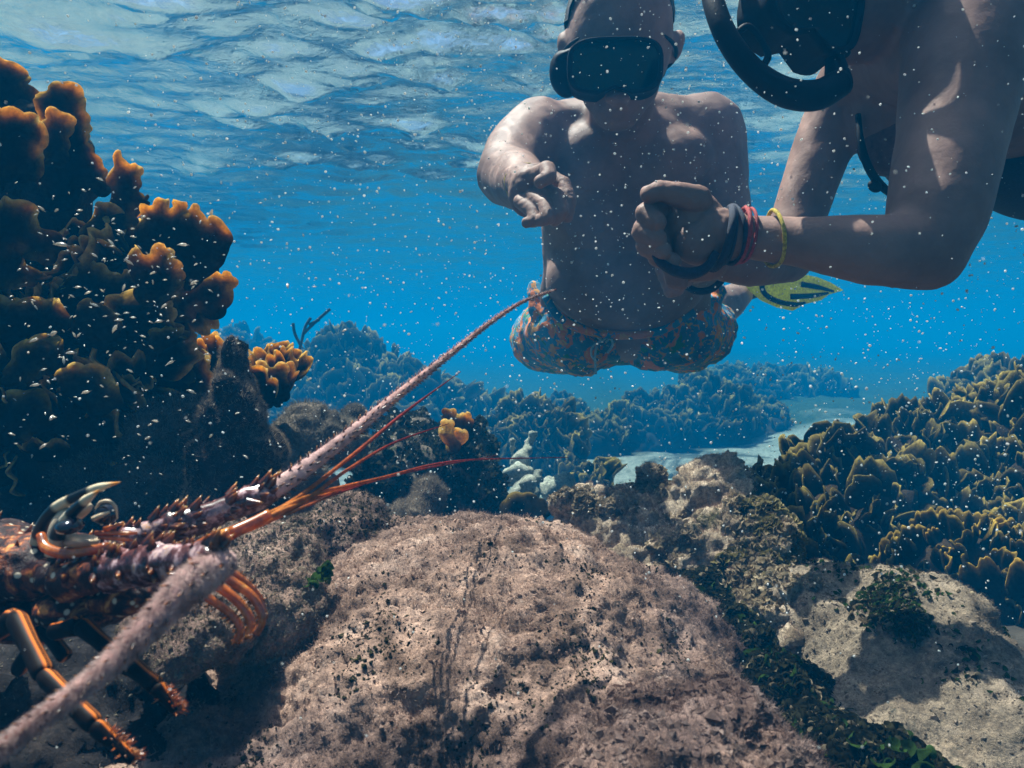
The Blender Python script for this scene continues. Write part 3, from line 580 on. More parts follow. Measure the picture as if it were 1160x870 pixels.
# M: right mound
right, _, _ = colony('big mound of olive brown blade coral rising to the right edge above the pale slab', [B(880, 615, 2.0, 52, 64, .22), B(960, 600, 2.0, 80, 84, .3), B(1060, 575, 2.05, 100, 88, .35), B(1160, 555, 2.1, 110, 100, .4), B(1040, 690, 1.85, 150, 90, .3), B(1150, 660, 1.85, 150, 130, .3)],
    0.02, 300, 0.075, seed=23.0, spec=(('f', 3, .05), ('b', 7, .045), ('b', 18, .02)), extra=900, wfun=lambda c, N: np.clip(N[:, 2]+0.9, 0.1, 2))
r2, _, _ = colony('dark clump of blade coral with orange tipped blades beside the end of the pale slab', [B(1090, 650, 1.4, 50, 45, .1), B(1150, 690, 1.35, 70, 70, .12), B(1050, 690, 1.4, 40, 50, .1)],
    0.015, 120, 0.048, far='gold', seed=24.0, spec=(('f', 6, .02),))
r3, _, _ = colony('distant hazy coral mound poking above the big olive mound at the right edge', [B(1160, 470, 3.6, 60, 40, .4), B(1120, 490, 3.6, 44, 36, .4)], 0.05, 130, 0.12, seed=25.0)
# background mounds
bg = [('large hazy coral mound behind the spiny antenna', [B(388, 455, 6.0, 36, 74, .4), B(430, 475, 5.9, 56, 62, .5), B(470, 490, 5.8, 60, 50, .5), B(350, 475, 6.1, 60, 48, .5), B(520, 500, 5.9, 50, 30, .35), B(300, 490, 6.1, 50, 40, .4)], 300, 0.17, 400),
      ('faint blue coral ridge far behind the black pointed rock', [B(200, 440, 9.5, 60, 52, .8), B(265, 440, 9.7, 50, 54, .8), B(320, 460, 9.5, 60, 40, .8)], 160, 0.22, 300),
      ('hazy coral head beside the patch of rubble, below the man in swim shorts', [B(600, 500, 3.9, 26, 40, .2), B(622, 520, 3.9, 38, 40, .25), B(575, 520, 3.9, 36, 36, .25), B(650, 540, 3.6, 26, 28, .15), B(672, 556, 3.2, 20, 18, .15)], 220, 0.11, 300),
      ('blue coral ridge far away between the coral head and the sand', [B(675, 512, 6.0, 50, 32, .5), B(740, 500, 6.4, 40, 40, .6), B(800, 488, 6.8, 50, 46, .6), B(640, 500, 6.6, 30, 38, .5), B(560, 498, 6.6, 50, 34, .6), B(870, 510, 7.0, 40, 34, .6)], 260, 0.15, 600),
      ('faintest coral ridge on the sand horizon behind the big olive mound', [B(840, 470, 10, 60, 38, 1.), B(900, 470, 10.2, 60, 36, 1.)], 120, 0.24, 300)]
for i, (lb, bb, n_, s_, x_) in enumerate(bg): colony(lb, bb, 0.04, n_, s_, seed=30.0+i, extra=x_, spec=(('f', 2.5, .09), ('b', 6, .06)))

# rubble on the sand
def rubble_mesh(seed):
    V, F = ICO[3]; V = V*np.array([1, .8, .6]); V = V*(1+0.35*fbm(V, 1.3, 3, seed=seed))[:, None]; return mesh_np('rubble_stone', V, F)
RM = [rubble_mesh(s+.3) for s in range(6)]
for me in RM: me.materials.append(M['rubble'])
for k in range(70):
    v = rng.uniform(528, 580); u = rng.uniform(545, 870); y = -SAND*0.93/((v-380)/FPX); x = (u-580)/FPX*y
    y += rng.normal()*.15
    z = float(floor_h(np.array([x]), np.array([y]))[0]); s = rng.uniform(.02, .075)*(y/2.5)**.5
    o = link('rubble_stone', RM[k % 6]); o.location = (x, y, z+s*.2); o.scale = (s*rng.uniform(.8, 1.5), s, s*rng.uniform(.6, 1)); o.rotation_euler = (rng.uniform(-.4, .4), rng.uniform(-.4, .4), rng.uniform(0, 6))
    o['label'] = 'pale stone among the rubble scattered on the sand behind the boulders'; o['category'] = 'stone'; o['group'] = 'pale rubble stones on the sand'
def knobby(label, pts, d, r, m='rubble'):
    bl = [ell(P(u, v, d+rng.normal()*.02), px(rr, d)) for u, v, rr in pts]; return rock('finger_coral', label, bl, r, M[m], [('f', 10, .012), ('b', 26, .008)], 50.+d, 3, cat='coral')
knobby('pale yellow finger coral with two stubs standing on the rubble', [(598, 512, 6), (600, 500, 6), (604, 492, 5), (590, 516, 6), (579, 500, 5), (579, 508, 5), (580, 518, 6), (590, 524, 10)], 2.1, .008)
knobby('knobbly pale green coral lump in the rubble above the brown plate coral', [(592, 552, 8), (600, 546, 8), (610, 540, 7), (586, 560, 7), (602, 560, 10)], 1.75, .008)
knobby('grey rounded coral rock partly buried in the rubble, hollow side facing the camera', [(575, 540, 10), (586, 532, 10), (596, 536, 8), (640, 545, 12), (622, 555, 14)], 2.0, .01)

# small green plants
def sprig(label, pts, d, size, n, cat='seaweed', m='leaf_green'):
    root = thing('green_alga', label, cat, tuple(P(pts[0][0], pts[0][1], d)))
    for k, (u, v) in enumerate(pts):
        c = P(u, v, d+rng.normal()*.004); dirs = rng.normal(size=(n, 3))*.5+np.array([0, -.3, .8]); s = size*rng.uniform(.6, 1.2, n)
        for j in range(n):
            V, F = scatter(CUP[0], CUP[1], (c+rng.normal(size=3)*size*.3)[None], dirs[j:j+1], s[j:j+1]); link('frond', mesh_np('frond', local(root, V), F), M[m], root)
sprig('tiny green leafy sprig growing in the crack between the two turf covered rocks', [(352, 662), (366, 655), (372, 648), (362, 664)], .66, .010, 3)
sprig('bright green tuft of algae at the bottom edge of the dark gully', [(1000, 868), (1014, 862), (1030, 866), (1042, 862)], .56, .012, 4)
# thin branching sea rod
sr = thing('sea_rod', 'faint thin branching sea rod standing on the distant mound in blue haze', 'coral', tuple(P(340, 400, 3.1)))
for pts in ([(338, 402), (342, 385), (346, 370), (352, 360)], [(340, 390), (334, 378), (332, 366)], [(344, 378), (356, 366), (374, 350)], [(350, 368), (362, 362)]):
    V, F, t, _ = tube([P(u, v, 3.1) for u, v in pts], [.006]*len(pts), 6, 4); link('branch', mesh_np('branch', local(sr, V), tri(F)), M['dark_rock'], sr)
# ------------------------------------------------------------------ spiny lobster
def shell_mat():
    m, n, out = mat('lobster_shell')
    f = noise(n, 60, 5, 0.7, 0.5); c = ramp(n, f, [(0.3, (0.008, 0.005, 0.007)), (0.5, (0.03, 0.010, 0.010)), (0.57, (0.22, 0.05, 0.015)), (0.66, (0.75, 0.30, 0.08))])  # shell base darkened in place of shade over the lobster
    v = N_(n, 'ShaderNodeTexVoronoi'); v.inputs['Scale'].default_value = 120; n.links.new(obj_co(n), v.inputs['Vector']); sp = ramp(n, v.outputs['Distance'], [(0.0, (1, 1, 1)), (0.17, (1, 1, 1)), (0.24, (0, 0, 0))]); c = mixc(n, sp, c, (0.75, 0.62, 0.45))
    p = N_(n, 'ShaderNodeBsdfPrincipled'); p.inputs['Roughness'].default_value = 0.45; p.inputs['Specular IOR Level'].default_value = 0.15; n.links.new(c, p.inputs['Base Color'])
    n.links.new(bump(n, noise(n, 400, 4, 0.7), 0.6, 0.002), p.inputs['Normal']); n.links.new(p.outputs[0], out.inputs[0]); return m
M['shell'] = shell_mat()
M['pedun'] = thin_mat('peduncle_shell', [(0.36, (0.02, 0.007, 0.010)), (0.49, (0.12, 0.035, 0.03)), (0.57, (0.42, 0.26, 0.28)), (0.62, (0.72, 0.5, 0.48)), (0.7, (0.75, 0.33, 0.08))], trans=0.15, vscale=110, gloss=0.08)
M['spine'] = thin_mat('spine_shell', [(0.0, (0.05, 0.012, 0.012)), (0.45, (0.16, 0.04, 0.02)), (0.75, (0.6, 0.2, 0.04)), (1.0, (0.9, 0.6, 0.2))], trans=0.4, src='t', gloss=0.08)
M['flag'] = thin_mat('antenna_shell', [(0.0, (0.70, 0.45, 0.42)), (0.4, (0.55, 0.32, 0.29)), (1.0, (0.20, 0.07, 0.05))], trans=0.2, src='t')
M['antennule'] = thin_mat('antennule_shell', [(0.0, (0.75, 0.28, 0.05)), (0.35, (0.60, 0.16, 0.03)), (0.7, (0.30, 0.03, 0.02)), (1.0, (0.15, 0.01, 0.015))], trans=0.45, src='t', gloss=0.06)
M['amber'] = thin_mat('amber_shell', [(0.3, (0.30, 0.05, 0.01)), (0.55, (0.75, 0.20, 0.02)), (0.7, (0.9, 0.45, 0.10))], trans=0.5, vscale=80, gloss=0.1)
M['cream'] = plain('cream_shell', (0.62, 0.46, 0.30), 0.4, 80, 0.35)
M['eye'] = plain('eye_black', (0.006, 0.006, 0.012), 0.08, 40, 0.1, 0.0, 0.8)
def banded(name, stops, rough=0.35):
    m, n, out = mat(name); c = ramp(n, attr(n, 't'), stops); n.nodes[-1].color_ramp.interpolation = 'LINEAR'
    p = N_(n, 'ShaderNodeBsdfPrincipled'); p.inputs['Roughness'].default_value = rough; n.links.new(c, p.inputs['Base Color']); n.links.new(p.outputs[0], out.inputs[0]); return m
bk, cr, og = (0.004, 0.003, 0.004), (0.72, 0.58, 0.38), (0.8, 0.3, 0.04)
M['horn'] = banded('horn_banded', [(0, cr), (0.18, cr), (0.2, bk), (0.42, bk), (0.45, cr), (0.52, cr), (0.55, bk), (0.7, bk), (0.74, cr), (0.88, cr), (0.95, og), (1, og)])
def leg_mat():
    m, n, out = mat('leg_shell'); g = attr(n, 'ring')
    c = ramp(n, g, [(0.0, (0.7, 0.2, 0.03)), (0.03, (0.6, 0.14, 0.02)), (0.07, (0.006, 0.003, 0.002)), (0.24, (0.007, 0.004, 0.003)), (0.42, (0.02, 0.014, 0.012)), (0.47, (0.6, 0.14, 0.02)), (0.5, (0.7, 0.2, 0.03)), (0.53, (0.6, 0.14, 0.02)), (0.57, (0.02, 0.014, 0.012)), (0.75, (0.007, 0.004, 0.003)), (0.94, (0.02, 0.014, 0.012)), (1.0, (0.7, 0.2, 0.03))])
    p = N_(n, 'ShaderNodeBsdfPrincipled'); p.inputs['Roughness'].default_value = 0.55; p.inputs['Specular IOR Level'].default_value = 0.06; n.links.new(c, p.inputs['Base Color']); n.links.new(p.outputs[0], out.inputs[0]); return m
M['leg'] = leg_mat()
lob = thing('spiny_lobster', 'spiny lobster with banded horns and long prickly antennae on the reef', 'lobster', tuple(P(60, 700, .45)))
def cone(base, tip, r, seg=6):
    base, tip = np.array(base), np.array(tip); ax = tip-base; M_ = frame_from(ax[None], np.zeros(1))[0]
    V = []; t = []
    for f, rr in ((0, 1), (0.35, .62), (0.7, .27)):
        for k in range(seg): a = 6.283*k/seg; V.append(base+ax*f+M_@np.array([math.cos(a)*r*rr, math.sin(a)*r*rr, 0])); t.append(f)
    V.append(tip); t.append(1.0); F = []
    for i in range(2):
        for k in range(seg): k2 = (k+1) % seg; F += [(i*seg+k, i*seg+k2, (i+1)*seg+k2), (i*seg+k, (i+1)*seg+k2, (i+1)*seg+k)]
    for k in range(seg): F.append((2*seg+k, 2*seg+(k+1) % seg, 3*seg))
    return np.array(V), np.array(F), np.array(t)
def spines(parent, specs, name='spine', m='spine', kind=None):
    Vs = []; Fs = []; ts = []; n = 0
    for s in specs:
        V, F, t = cone(*s); Vs.append(V); Fs.append(F+n); ts.append(t); n += len(V)
    return link(name, mesh_np(name, local(lob, np.concatenate(Vs)), np.concatenate(Fs), attrs={'t': np.concatenate(ts)}), M[m], parent, kind=kind)
def lpart(name, V, F, m, parent=None, attrs=None, sm=True):
    return link(name, mesh_np(name, local(lob, V), F, sm, attrs), M[m], parent or lob)
def sub(o):  # children of a part: same local frame as the lobster root
    return o
# carapace: one shaped shell
V, F = union([ell(P(-10, 640, .50), (px(70, .5), .045, px(48, .5)), None, 4), ell(P(45, 640, .47), (px(60, .47), .035, px(38, .47)), None, 4), ell(P(95, 645, .45), (px(50, .45), .028, px(28, .45)), None, 4), ell(P(-80, 660, .55), (.05, .05, .035), None, 4)], .0025, 6)
V = displace(V, F, [('f', 40, .002), ('b', 90, .0012)], 3.); car = lpart('carapace', V, F, 'shell')
p_, N__ = sample(V, F, 70, lambda c, N: np.clip(N[:, 2]+.6, .1, 2))
for k in range(46):
    L = rng.uniform(.004, .010); d = N__[k]*.8+np.array([.7, -.2, .25]); d /= np.linalg.norm(d)
    spines(car, [(p_[k]-N__[k]*.001, p_[k]+d*L, L*.28)])
# horns, eyes
for pts, rad in (([(38, 640, .46), (44, 605, .45), (60, 578, .44), (88, 562, .435), (113, 552, .43), (137, 546, .42)], (7, 7.5, 6.5, 5.5, 5, .4)), ([(60, 630, .43), (66, 604, .43), (78, 585, .42), (98, 566, .41), (113, 555, .405)], (9, 8, 7, 5.5, .4))):
    me, _ = tube_mesh('horn', [P(*q) for q in pts], [px(r, q[2]) for r, q in zip(rad, pts)], 12, 6)
    me.transform(Matrix.Translation(-lob.location)); link('horn', me, M['horn'], lob)
V, F = union([ell(P(72, 598, .44), (px(15, .43), .008, px(27, .43)), (0, 22, 0), 4), ell(P(92, 580, .44), (px(16, .43), .006, px(7, .43)), (0, -38, 0), 3), ell(P(92, 613, .435), (px(22, .43), .008, px(7, .43)), None, 3)], .0012, 4)
lpart('eye_socket', V, F, 'cream')
V, F = ell(P(79, 596, .413), (px(14, .42), .008, px(9, .42)), (0, -6, 0), 4); lpart('eye', V, F, 'eye')
V, F = ell(P(120, 583, .432), (px(13, .43), .006, px(12, .43)), None, 4); lpart('eye', V, F, 'eye')
V, F, t, _ = tube([P(*q) for q in ((108, 576, .423), (114, 569, .422), (124, 568, .422), (131, 575, .423), (133, 588, .425))], [px(1.2, .42), px(1.8, .42), px(2.2, .42), px(1.8, .42), px(.8, .42)], 8, 5); lpart('eye_ring', V, tri(F), 'cream', attrs={'t': t})
V, F, t, _ = tube([P(*q) for q in ((105, 588, .42), (114, 584, .42), (124, 580, .42))], [px(3, .42), px(2.6, .42), px(1.2, .42)], 8, 4); lpart('eye_stalk', V, tri(F), 'cream')
V, F, t, _ = tube([P(*q) for q in ((46, 606, .42), (52, 620, .415), (72, 627, .41), (100, 624, .41), (122, 619, .41))], [px(5, .42), px(6, .42), px(6, .42), px(5.5, .42), px(5, .42)], 10, 5); lpart('orbital_ridge', V, tri(F), 'amber')
for a, b in (((108, 604), (155, 604)), ((112, 608), (150, 612)), ((118, 600), (140, 592))):
    V, F, t, _ = tube([P(a[0], a[1], .42), P(b[0], b[1], .42)], [px(3, .42), px(1.6, .42)], 8, 4); lpart('bristle', V, tri(F), 'amber')
# antennal peduncles: jointed spiny segments
def segment(a, b, ra, rb, nsp, m='pedun', name='antenna_segment', sl=.008):
    A, B_ = P(*a), P(*b); A, B_ = np.array(A), np.array(B_); ax = (B_-A)
    V, F, t, fr = tube([A, A+ax*.12, A+ax*.5, A+ax*.88, B_], [px(ra*.8, a[2]), px(ra*1.08, a[2]), px((ra+rb)*.48, a[2]), px(rb*1.12, b[2]), px(rb*.8, b[2])], 16, 5)
    V = displace(V, tri(F), [('f', 90, .0014), ('f', 220, .0008)], ra*1.); o = lpart(name, V, tri(F), m, attrs={'t': t}); axn = ax/np.linalg.norm(ax)
    C, T, N, Bn, R = fr
    for k in range(nsp):
        i = int(rng.uniform(.08, .95)*len(C)); th = rng.uniform(0, 6.283); d = N[i]*math.cos(th)+Bn[i]*math.sin(th)
        if d@UP < -.55: d = -d
        L = sl*rng.uniform(.5, 1.25); q = C[i]+d*R[i]*.92; dd = d*.8+axn*.8; dd /= np.linalg.norm(dd)
        spines(o, [(q, q+dd*L, L*.34)])
    return o
segment((100, 630, .45), (150, 612, .45), 15, 15, 8)
segment((140, 618, .45), (208, 592, .455), 18, 17, 26)
segment((196, 600, .455), (312, 556, .47), 18, 13, 46, sl=.0095)
segment((70, 660, .42), (130, 645, .40), 22, 20, 22, 'shell')
segment((120, 648, .40), (190, 636, .375), 22, 22, 30)
segment((180, 640, .375), (248, 632, .345), 20, 19, 26)
def flagellum(pts, rad, spn, spl, hairs, hl, up=0.3):
    C0 = [P(*q) for q in pts]; R0 = [px(r, q[2]) for r, q in zip(rad, pts)]
    V, F, t, (C, T, N, Bn, R) = tube(C0, R0, 14, 10); Fb = tri(F)
    # segment rings as fine relief
    arc = np.r_[0, np.cumsum(np.linalg.norm(np.diff(C, axis=0), axis=1))]
    o = lpart('antenna', V, Fb, 'flag', attrs={'t': t}); L = arc[-1]; sp = []
    def at(s):
        i = min(len(C)-2, int(np.searchsorted(arc, s))-1); i = max(i, 0); f = (s-arc[i])/(arc[i+1]-arc[i]+1e-9)
        return [X[i]+(X[i+1]-X[i])*f for X in (C, T, N, Bn)]+[R[i]+(R[i+1]-R[i])*f]
    s = 0.004; k = 0
    while s < L*.985:
        c, T_, n_, b_, r = at(s)
        for j in range(4):
            th = j*math.pi/2+(0.5 if k % 2 else 0)+rng.normal()*.25; d = n_*math.cos(th)+b_*math.sin(th); dd = d+T_*.9; dd /= np.linalg.norm(dd); l = spl*(.35+r/R0[0])*.75
            sp.append((c+d*r*.9, c+d*r*.9+dd*l, l*.22, 4))
        s += spn*(.45+.55*r/R0[0]); k += 1
    spines(o, sp, 'antenna_spines', 'spine', 'stuff')
    ss = rng.uniform(0, L*.99, hairs); Q = [at(x) for x in ss]; c = np.array([q[0] for q in Q]); T_ = np.array([q[1] for q in Q]); n_ = np.array([q[2] for q in Q]); b_ = np.array([q[3] for q in Q]); r = np.array([q[4] for q in Q])
    th = rng.uniform(0, 6.283, hairs); d = n_*np.cos(th)[:, None]+b_*np.sin(th)[:, None]; l = hl*(.4+r/R0[0]*.6)*rng.uniform(.5, 1.2, hairs)
    v, f = scatter(HAIR[0], HAIR[1], c+d*(r*.95)[:, None], d+T_*.7+rng.normal(size=d.shape)*.2, l)
    link('antenna_fuzz', mesh_np('antenna_fuzz', local(lob, v), f, False), M['turf_fuzz'], o, kind='stuff')
    return o
M['turf_fuzz'] = thin_mat('antenna_fuzz', [(0.3, (0.6, 0.38, 0.34)), (0.7, (0.92, 0.74, 0.68))], trans=0.5, vscale=60)
flagellum([(306, 558, .468), (345, 531, .49), (395, 493, .52), (450, 448, .56), (510, 401, .61), (560, 362, .65), (596, 340, .68), (630, 328, .71)], (11, 9.4, 7.2, 5.2, 3.5, 2.4, 1.6, .8), .0045, .0048, 7000, .0026)
flagellum([(262, 634, .352), (240, 645, .343), (212, 666, .335), (180, 698, .325), (140, 738, .312), (95, 778, .30), (45, 815, .288), (-10, 858, .275), (-60, 900, .265)], (11, 18, 18.5, 15, 12.5, 11, 10.5, 10.5, 10.5), .0046, .0040, 17000, .0026)
# antennules
def antennule(pts, rad):
    V, F, t, _ = tube([P(*q) for q in pts], [px(r*.62, q[2]) for r, q in zip(rad, pts)], 8, 8); return lpart('antennule', V, tri(F), 'antennule', attrs={'t': t})
V, F, t, _ = tube([P(*q) for q in ((212, 625, .43), (240, 612, .43), (262, 604, .43))], [px(r, .43) for r in (6, 8, 7.5)], 10, 5); lpart('antennule_stalk', V, tri(F), 'amber')
V, F, t, _ = tube([P(*q) for q in ((262, 604, .43), (285, 593, .435), (306, 582, .44))], [px(r, .43) for r in (7.5, 6.5, 6)], 10, 5); lpart('antennule_stalk', V, tri(F), 'amber')
antennule([(290, 588, .435), (335, 565, .47), (400, 515, .54), (460, 466, .62), (522, 421, .70)], (4.5, 4, 3.5, 2.8, .5))
antennule([(290, 592, .435), (340, 570, .47), (400, 528, .54), (450, 500, .62), (508, 480, .72)], (4.5, 4, 3, 2.2, .6))
antennule([(300, 588, .44), (350, 562, .48), (430, 542, .58), (520, 522, .72), (644, 518, .9)], (4.5, 4, 3, 1.8, .5))
antennule([(270, 603, .43), (330, 574, .46), (400, 551, .55), (470, 533, .64), (562, 516, .76)], (5, 4, 3, 2, .5))
antennule([(264, 608, .43), (330, 580, .46), (380, 560, .50), (415, 548, .54)], (4, 3, 2.4, .8))
# walking legs
def leg(pts, rad, tips=0, m='leg'):
    C0 = [P(*q) for q in pts]; n = len(pts); first = None
    for i in range(n-1):
        a, b = np.array(C0[i]), np.array(C0[i+1]); ax = b-a; ra, rb = px(rad[i], pts[i][2]), px(rad[i+1], pts[i+1][2])
        V, F, t, fr = tube([a-ax*.02, a+ax*.1, a+ax*.5, a+ax*.92, b], [ra*.75, ra*1.02, (ra+rb)*.47, rb*1.1, rb*.8], 16, 5)
        m_ = (len(V)-2)//16; ring = np.tile(np.arange(16)/15.0, m_); ring = np.append(ring, [.5, .5]); ang = ring
        o = lpart('leg_segment', V, tri(F), m, first, attrs={'ring': ang})
        if first is None:
            o.name = 'walking_leg'; first = o
    if tips:
        a, b = np.array(C0[-2]), np.array(C0[-1]); sp = []
        for k in range(tips):
            c = a+(b-a)*rng.uniform(.25, 1); d = rng.normal(size=3)*.5+RT*.9+UP*.3; d /= np.linalg.norm(d); sp.append((c, c+d*.007, .0009, 4))
        spines(first, sp, 'leg_bristles', 'amber', 'stuff')
leg([(-25, 730, .42), (18, 700, .40), (50, 765, .37), (108, 822, .35), (152, 862, .345)], (11, 12, 11, 10.5, 7), 60)
leg([(60, 716, .42), (92, 708, .41), (132, 742, .40)], (10, 11, 9))
leg([(118, 745, .42), (150, 755, .41), (178, 778, .40), (200, 806, .395)], (11, 10.5, 9.5, 5), 80)
leg([(20, 760, .45), (50, 712, .44), (75, 745, .43)], (9, 9, 8))
# curled comb-like appendage under the antenna base
for j, (pts, rr) in enumerate((([(226, 640), (258, 656), (286, 676), (297, 700), (290, 718)], 5.5), ([(222, 650), (250, 666), (272, 684), (284, 704), (282, 722)], 6), ([(215, 662), (240, 680), (262, 696), (272, 712), (268, 728)], 5), ([(238, 634), (270, 652), (294, 676), (301, 700)], 3.6))):
    Q = [P(u, v, .395+.006*j) for u, v in pts]; V, F, t, (C, T, N, Bn, R) = tube(Q, [px(rr*q, .4) for q in np.linspace(1, .8, len(pts))], 10, 8); o = lpart('mouth_limb', V, tri(F), 'amber')
    sp = [(C[i], C[i]+(-UP*.6-RT*.75+rng.normal(size=3)*.25)*.0055, .0006, 4) for i in rng.integers(4, len(C), 46)]; sp += [(C[i], C[i]+(UP*.5+RT*.6+rng.normal(size=3)*.25)*.003, .0006, 4) for i in rng.integers(4, len(C), 26)]
    spines(o, sp, 'bristles', 'spine', 'stuff')
# tail of the shell going out of frame and lower body
V, F = union([ell(P(20, 690, .47), (.035, .03, .016), (0, 15, 0), 4), ell(P(90, 690, .44), (.026, .02, .012), None, 4), ell(P(140, 676, .42), (.02, .014, .009), (0, -10, 0), 4)], .002, 5)
V = displace(V, F, [('f', 50, .002)], 5.); lpart('underside_shell', V, F, 'shell')

# ------------------------------------------------------------------ people
M['skin_man'] = plain('skin_man', (0.25, 0.15, 0.12), 0.62, 12, 0.30, 0.5, 0.25, sss=0.15)
M['skin_woman'] = plain('skin_woman', (0.25, 0.145, 0.115), 0.62, 12, 0.30, 0.5, 0.25, sss=0.15)
M['hair'] = plain('hair_dark', (0.02, 0.013, 0.01), 0.6, 200, 0.6, 0.8)
M['beard'] = plain('beard', (0.035, 0.024, 0.02), 0.9, 220, 0.6, 0.8, 0.05)
M['rubber'] = plain('black_rubber', (0.006, 0.006, 0.010), 0.6, 60, 0.3, 0.15, 0.15)
M['cord'] = plain('navy_cord', (0.01, 0.015, 0.04), 0.7, 300, 0.5, 0.6)
M['red_cord'] = plain('red_cord', (0.35, 0.03, 0.03), 0.7, 300, 0.5, 0.6)
M['yellow_cord'] = plain('yellow_cord', (0.55, 0.40, 0.04), 0.7, 300, 0.6, 0.6)
M['bikini'] = plain('bikini_brown', (0.12, 0.055, 0.05), 0.7, 100, 0.4, 0.3)
M['string'] = plain('pale_string', (0.35, 0.50, 0.52), 0.7, 300, 0.3, 0.6)
def lens_mat():
    m, n, out = mat('mask_lens'); g = N_(n, 'ShaderNodeBsdfGlossy'); g.inputs['Roughness'].default_value = .04; t = N_(n, 'ShaderNodeBsdfTransparent'); t.inputs[0].default_value = (.16, .19, .21, 1)
    lw = N_(n, 'ShaderNodeFresnel'); lw.inputs['IOR'].default_value = 1.3; mx = N_(n, 'ShaderNodeMixShader'); n.links.new(lw.outputs[0], mx.inputs[0]); n.links.new(t.outputs[0], mx.inputs[1]); n.links.new(g.outputs[0], mx.inputs[2]); n.links.new(mx.outputs[0], out.inputs[0]); return m
M['lens'] = lens_mat()
def shorts_mat():
    m, n, out = mat('floral_cloth'); base = ramp(n, noise(n, 14, 3, 0.6), [(0.35, (0.02, 0.13, 0.24)), (0.65, (0.05, 0.24, 0.36))])
    def blot(c, scale, lo, col, off):
        mp = N_(n, 'ShaderNodeMapping'); mp.inputs['Location'].default_value = (off, off*2, off*3); n.links.new(obj_co(n), mp.inputs[0])
        f = noise(n, scale, 3, 0.62, 1.2, mp.outputs[0]); return mixc(n, ramp(n, f, [(lo, (0, 0, 0)), (lo+.025, (1, 1, 1))]), c, col)
    c = blot(base, 24, .58, (0.03, 0.20, 0.12), 3); c = blot(c, 20, .53, (0.62, 0.16, 0.04), 1); c = blot(c, 34, .58, (0.6, 0.26, 0.05), 7); c = blot(c, 30, .65, (0.45, 0.40, 0.08), 5)
    p = N_(n, 'ShaderNodeBsdfPrincipled'); p.inputs['Roughness'].default_value = .85; n.links.new(c, p.inputs['Base Color']); n.links.new(bump(n, noise(n, 16, 5, .6, 1.0), .5, .01), p.inputs['Normal']); n.links.new(p.outputs[0], out.inputs[0]); return m
M['shorts'] = shorts_mat()

# --- man
man = thing('person', 'bare-chested man with dive mask and orange and blue floral swim shorts', 'person', tuple(P(705, 380, 1.8)))
def pb(name, V, F, m, parent, attrs=None, root=None, kind=None): return link(name, mesh_np(name, local(root, V), F, attrs=attrs), M[m], parent, kind=kind)
Q = lambda u, v, d: np.array(P(u, v, d))
dm = 1.6
parts = []
parts += chain([Q(712, 175, 1.60), Q(712, 245, 1.68), Q(710, 300, 1.76), Q(708, 360, 1.86)], [(px(98, 1.6), .11, .10), (px(100, 1.68), .12, .10), (px(97, 1.76), .125, .10), (px(98, 1.86), .12, .10)], sub=3)
parts += [ell(Q(668, 182, 1.54), (.085, .06, .07), None, 3), ell(Q(760, 182, 1.54), (.085, .06, .07), None, 3)]      # chest
parts += [ell(Q(709, 315, 1.70), (px(93, 1.7), .10, px(62, 1.7)), None, 3)]                                        # belly
parts += chain([Q(640, 158, 1.60), Q(712, 145, 1.60), Q(790, 158, 1.60)], [.078, .082, .078])                        # shoulders girdle
parts += chain([Q(705, 150, 1.58), Q(702, 95, 1.42)], [.068, .062])                                                # neck
parts += chain([Q(612, 152, 1.57), Q(588, 172, 1.50), Q(575, 198, 1.42)], [.074, .066, .060])                        # right upper arm, towards the camera
parts += chain([Q(577, 198, 1.42), Q(588, 206, 1.32), Q(600, 212, 1.20)], [.058, .050, .031])                        # forearm
parts += chain([Q(798, 150, 1.60), Q(812, 200, 1.60), Q(822, 262, 1.58), Q(818, 292, 1.50)], [.082, .066, .056, .046])  # left arm
parts += chain([Q(812, 292, 1.50), Q(800, 305, 1.38), Q(782, 300, 1.25)], [.046, .040, .028])
parts += chain([Q(660, 365, 1.88), Q(640, 378, 2.12), Q(630, 360, 2.34)], [.098, .088, .060]); parts += chain([Q(750, 365, 1.88), Q(782, 372, 2.10), Q(800, 350, 2.30)], [.098, .088, .062])
parts += chain([Q(630, 360, 2.34), Q(640, 345, 2.55), Q(655, 335, 2.72)], [.060, .056, .036]); parts += chain([Q(800, 350, 2.30), Q(822, 345, 2.40), Q(845, 328, 2.52)], [.062, .056, .036])
parts += chain([Q(655, 335, 2.72), Q(660, 322, 2.80)], [.038, .03]); parts += chain([Q(845, 328, 2.52), Q(856, 326, 2.58)], [.038, .03])
# head, tipped forward over the chest
hc = Q(702, 42, 1.36)
parts += [ell(hc, (.090, .098, .122), (12, 0, 0), 4), ell(Q(701, 92, 1.34), (.072, .064, .066), None, 3), ell(Q(700, 126, 1.33), (.042, .040, .034), None, 3), ell(Q(701, 108, 1.34), (.058, .052, .050), None, 3),
          ell(Q(700, 86, 1.285), (.014, .020, .026), None, 3), ell(Q(700, 112, 1.275), (.026, .014, .012), None, 3), ell(Q(680, 92, 1.285), (.022, .014, .018), None, 2), ell(Q(721, 92, 1.285), (.022, .014, .018), None, 2),
          ell(Q(766, 52, 1.38), (.012, .022, .032), (0, 12, 15), 3), ell(Q(638, 55, 1.38), (.012, .022, .032), (0, -12, -15), 3)]
V, F = union(parts, .0062, 7)
V = displace(V, F, [('f', 7, .004), ('f', 20, .0016)], 2.)
def dent(V, c, r, depth):      # a smooth dent (positive) or swelling (negative) along the view axis
    w_ = np.exp(-((V-np.array(c))**2).sum(1)/(r*r)); return V+w_[:, None]*depth*np.array([0, 1.0, 0])
